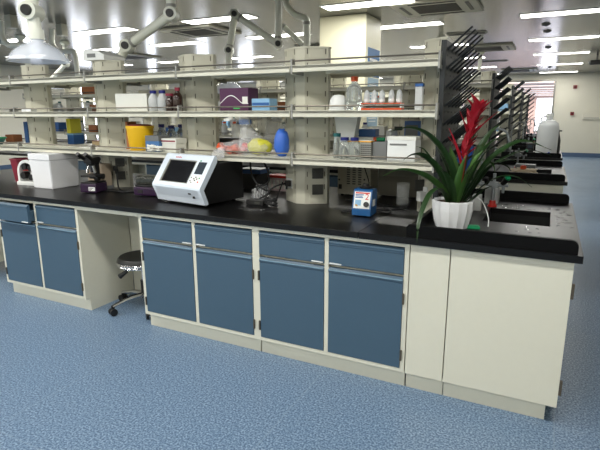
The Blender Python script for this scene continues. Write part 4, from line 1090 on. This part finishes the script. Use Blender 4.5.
# ------------------------------------------------------------------ stool
q = thing('lab_stool', 'round black swivel stool with a chrome rim pushed into the knee gap', 'stool', (-2.835, .28, 0))
MB().lathe([(0, .415), (.165, .415), (.18, .40), (.182, .385), (0, .385)], seg=32).build('seat', BLK, q, True)
MB().lathe([(.17, .355), (.186, .352), (.19, .36), (.186, .368), (.19, .376), (.186, .385), (.17, .385)], seg=32).build('seat_rim', CHROME, q, True, label='chrome rim')
MB().cyl((0, 0, .34), (0, 0, .386), .09, .12).build('seat_plate', BLK, q)
MB().cyl((0, 0, .19), (0, 0, .345), .016).build('gas_lift', CHROME, q, True); MB().cyl((0, 0, .08), (0, 0, .22), .026).build('lift_sleeve', BLK, q, True)
MB().tube([(0, 0, .33), (-.06, -.05, .315), (-.105, -.08, .29)], .006, 8).build('lever', CHROME, q, True)
MB().cyl((-.09, -.07, .30), (-.14, -.105, .255), .012, .02).build('lever_grip', BLK, q, True, label='black lever grip')
for k in range(5):
    a = math.radians(-112+72*k); u = Vector((math.cos(a), math.sin(a), 0))
    l = MB().tube(catmull([u*.0+Vector((0, 0, .105)), u*.12+Vector((0, 0, .10)), u*.255+Vector((0, 0, .068))], 5), [.02]*6+[.015]*5, 8).build('leg', CHROME, q, True)
    p = u*.255
    v = Vector((-u.y, u.x, 0))
    c = MB().cyl(p+v*.008+Vector((0, 0, .027)), p+v*.026+Vector((0, 0, .027)), .027).cyl(p-v*.008+Vector((0, 0, .027)), p-v*.026+Vector((0, 0, .027)), .027).cyl(p+Vector((0, 0, .03)), p+Vector((0, 0, .075)), .011)
    c.build('caster', BLK, l, True)

# ------------------------------------------------------------------ extraction arms
def seg_pipe(a, b, r, m=ARMM):
    return MB().cyl(a, b, r, seg=20)
def joint(parent, c, axis, r, L):
    c = Vector(c); ax = Vector(axis).normalized()
    j = MB().cyl(c-ax*L*.5, c+ax*L*.5, r, seg=20).sph(c+ax*L*.45, r*.98, u=18, v=12).build('joint', ARMM, parent, True)
    MB().cyl(c-ax*L*.5, c-ax*(L*.5+.02), r*.62, r*.55, seg=20).build('friction_knob', BLK, j, label='black friction knob')
    return j
def arm(label, pts, r, hood=None, ceil=True):
    base = Vector(pts[0])
    t = thing('extraction_arm', label, 'extraction arm', base, 0, 'ceiling hung fume extraction arms')
    L = [Vector(p)-base for p in pts]
    if ceil: MB().lathe([(0, 0), (r*2.1, 0), (r*2.1, -.03), (r*1.2, -.06), (0, -.06)], seg=24).build('ceiling_flange', ARMM, t, True)
    for a, b in zip(L, L[1:]):
        d = (b-a).normalized()
        p = MB().cyl(a, b, r, seg=20); p.build('tube', ARMM, t, True)
        MB().cyl(a+(b-a)*.86-d*.012, a+(b-a)*.86+d*.012, r*1.12, seg=20).build('collar', MIDGREY, t, True)
    for p in L[1:-1]:
        joint(t, p-Dd*.0, Dd, r*1.36, r*3.2)
    if hood:
        e = L[-1]
        rad, hh = hood
        pr = [(r*1.05, 0), (r*1.15, -.02), (rad*.42, -hh*.26), (rad*.62, -hh*.40), (rad*.8, -hh*.58), (rad*.93, -hh*.8), (rad, -hh*.96), (rad*1.02, -hh), (rad*.99, -hh), (rad*.91, -hh*.81), (rad*.78, -hh*.6), (rad*.60, -hh*.42), (rad*.40, -hh*.29), (r*1.05, -.03), (r*.95, 0)]
        MB().lathe(pr, tuple(e), 36).build('hood', DOME, t, True, label='translucent dome hood')
        MB().lathe([(r*.9, .05), (r*1.18, .05), (r*1.18, -.01), (r*.9, -.01)], tuple(e), 24).build('hood_collar', ARMM, t, True)
    return t
arm('nearest extraction arm with a translucent dome hood hanging at the upper left', [(-3.10, -.15, H), (-3.19, -.15, 2.10), (-3.172, -.15, 1.94)], .04, (.188, .145))
A2 = arm('jointed extraction arm reaching down to the column top left of the middle', [(-2.985, .95, H), (-2.985, .95, 2.245), (-3.49, .95, 2.03), (-3.66, .95, 1.86)], .038)
arm('extraction arm folded in a tent shape above the purple kit box', [(-2.90, 2.6, H), (-2.915, 2.6, 2.20), (-3.47, 2.6, 2.55), (-3.563, 2.6, 2.17), (-3.59, 2.6, 1.86)], .038, (.19, .17))
t = thing('extraction_arm', 'curved vertical extraction pipe with an oblique branch above the front column top', 'extraction arm', (-2.95, 2.85, H), 0, 'ceiling hung fume extraction arms')
MB().tube(catmull([(0, 0, 0), (.03, 0, -.08), (.13, 0, -.17), (.24, 0, -.215), (.262, 0, -.30), (.262, 0, -.72)], 6), .038, 16).build('tube', ARMM, t, True)
MB().cyl((-.05, .03, -.27), (.24, .03, -.52), .03, seg=16).build('branch_tube', ARMM, t, True)
MB().cyl((.262, 0, -.25), (.262, 0, -.28), .045, seg=16).build('collar', MIDGREY, t, True)
MB().cyl((-.06, .03, -.262), (-.03, .03, -.287), .036, seg=16).build('end_cap', MIDGREY, t, True)
arm('distant extraction arm with a short bent end at the left', [(-8.0, 4.0, H), (-8.03, 4.0, 2.33), (-8.45, 4.0, 2.08)], .038, (.19, .17))
arm('far left extraction arm slanting down behind the hood', [(-8.05, 3.2, H), (-8.06, 3.2, 2.50), (-8.6, 3.2, 2.66), (-9.1, 3.2, 2.1)], .038)
arm('distant extraction arm over the third bench row behind the right bay', [(-2.0, 6.75, H), (-2.02, 6.75, 2.25), (-2.4, 6.75, 2.05), (-2.3, 6.75, 1.8)], .038, (.17, .15))
arm('distant extraction arm over the fourth bench row near the drying rack', [(-1.6, 8.9, H), (-1.62, 8.9, 2.25), (-2.0, 8.9, 2.0)], .038, (.17, .15))
# square duct boxes with elbows under the ceiling at the left
for (x, y, lab) in ((-6.5, 2.0, 'square ceiling duct box with an elbow pipe, nearer the left edge'), (-6.5, 2.75, 'square ceiling duct box with an elbow pipe, right of the hood')):
    t = thing('duct_box', lab, 'duct', (x, y, H), 0, 'ceiling duct boxes')
    MB().box(-.06, .06, -.05, .05, -.16, -.001, .01).build('box', CREAM2, t)
    MB().tube(catmull([(-.20, 0, -.05), (-.22, 0, -.25), (-.1, 0, -.36), (.12, 0, -.37), (.22, 0, -.42), (.23, 0, -.75)], 6), .036, 12).build('elbow_pipe', ARMM, t, True)

# ------------------------------------------------------------------ goods on the other rows' shelves
pal = [('white', WHITE), ('brown', BROWN), ('grey', GREYP), ('pale blue', LBLUE), ('cream', CARD), ('yellow', YELLOW), ('dark blue', VBLUE), ('maroon', MAROON), ('cream', CARD), ('white', WHITE)]
rnd = random.Random(11)
lvl = ['lower', 'middle', 'upper']
protos = {}
for r in range(1, NROW):
    nb = NB[r]
    for b in range(min(nb, 8)):
        for z, ln in ((S0, 'lower'), (S1, 'middle')):
            x = -.72-.9*(b+1)+.24
            k = 0
            while x < -.72-.9*b-.2 and k < (3 if r < 3 else 2):
                cn, m = rnd.choice(pal); w = rnd.uniform(.10, .2); h = rnd.uniform(.07, .17)
                where = 'on the %s shelf, %s, %s bay, %s' % (ln, rowname[r], ['first', 'second', 'third', 'fourth', 'fifth', 'sixth', 'seventh', 'eighth'][b], ['left', 'centre', 'right'][k])
                if rnd.random() < .45:
                    key = 'b%d' % rnd.randrange(3)
                    capm = [NAVY, ORANGE, DGREEN][int(key[1])]; cname = ['navy', 'orange', 'green'][int(key[1])]
                    if key not in protos:
                        o = bottle('reagent_bottle', '', (0, 0, 0), .042, .17, FROST, capm, neck=.45); protos[key] = o
                        o.location = (x+.05, r*PITCH+.50, z); o['label'] = 'bottle with a %s cap %s' % (cname, where); o['group'] = 'capped bottles on the far shelves'
                    else: dup(protos[key], (x+.05, r*PITCH+.50, z), 'bottle with a %s cap %s' % (cname, where))
                    x += .16
                else:
                    carton('storage_carton', '%s box %s' % (cn, where), 'box', (x+w/2, r*PITCH+.50, z), (w, .14, h), m, group='boxes on the far shelves')
                    x += w+.05
                k += 1
                if rnd.random() < .3: x += .12

# bench equipment on the second row seen through the gap under the shelves
microscope('microscope', 'white microscope on the second bench row seen under the shelves at left', (-5.9, 2.62+.4, ZW), .3, WHITE)
carton('equipment_case', 'blue case on the second bench row behind the heating block', 'case', (-4.6, 2.62+.4, ZW), (.4, .25, .2), VBLUE)
carton('white_case', 'white instrument case on the second bench row behind the coiled cable', 'case', (-3.4, 2.62+.4, ZW), (.4, .25, .22), WHITE)
carton('black_case', 'black instrument case on the second bench row right of the white one', 'case', (-2.8, 2.62+.4, ZW), (.3, .25, .2), BLK)

# ------------------------------------------------------------------ world and view
wd = bpy.data.worlds.new('world'); SC.world = wd; wd.use_nodes = True
wd.node_tree.nodes['Background'].inputs[0].default_value = (.8, .85, .9, 1); wd.node_tree.nodes['Background'].inputs[1].default_value = .1
vs = SC.view_settings; vs.view_transform = 'Standard'; vs.look = 'None'; vs.gamma = 1; vs.use_curve_mapping = False; vs.exposure = -.55
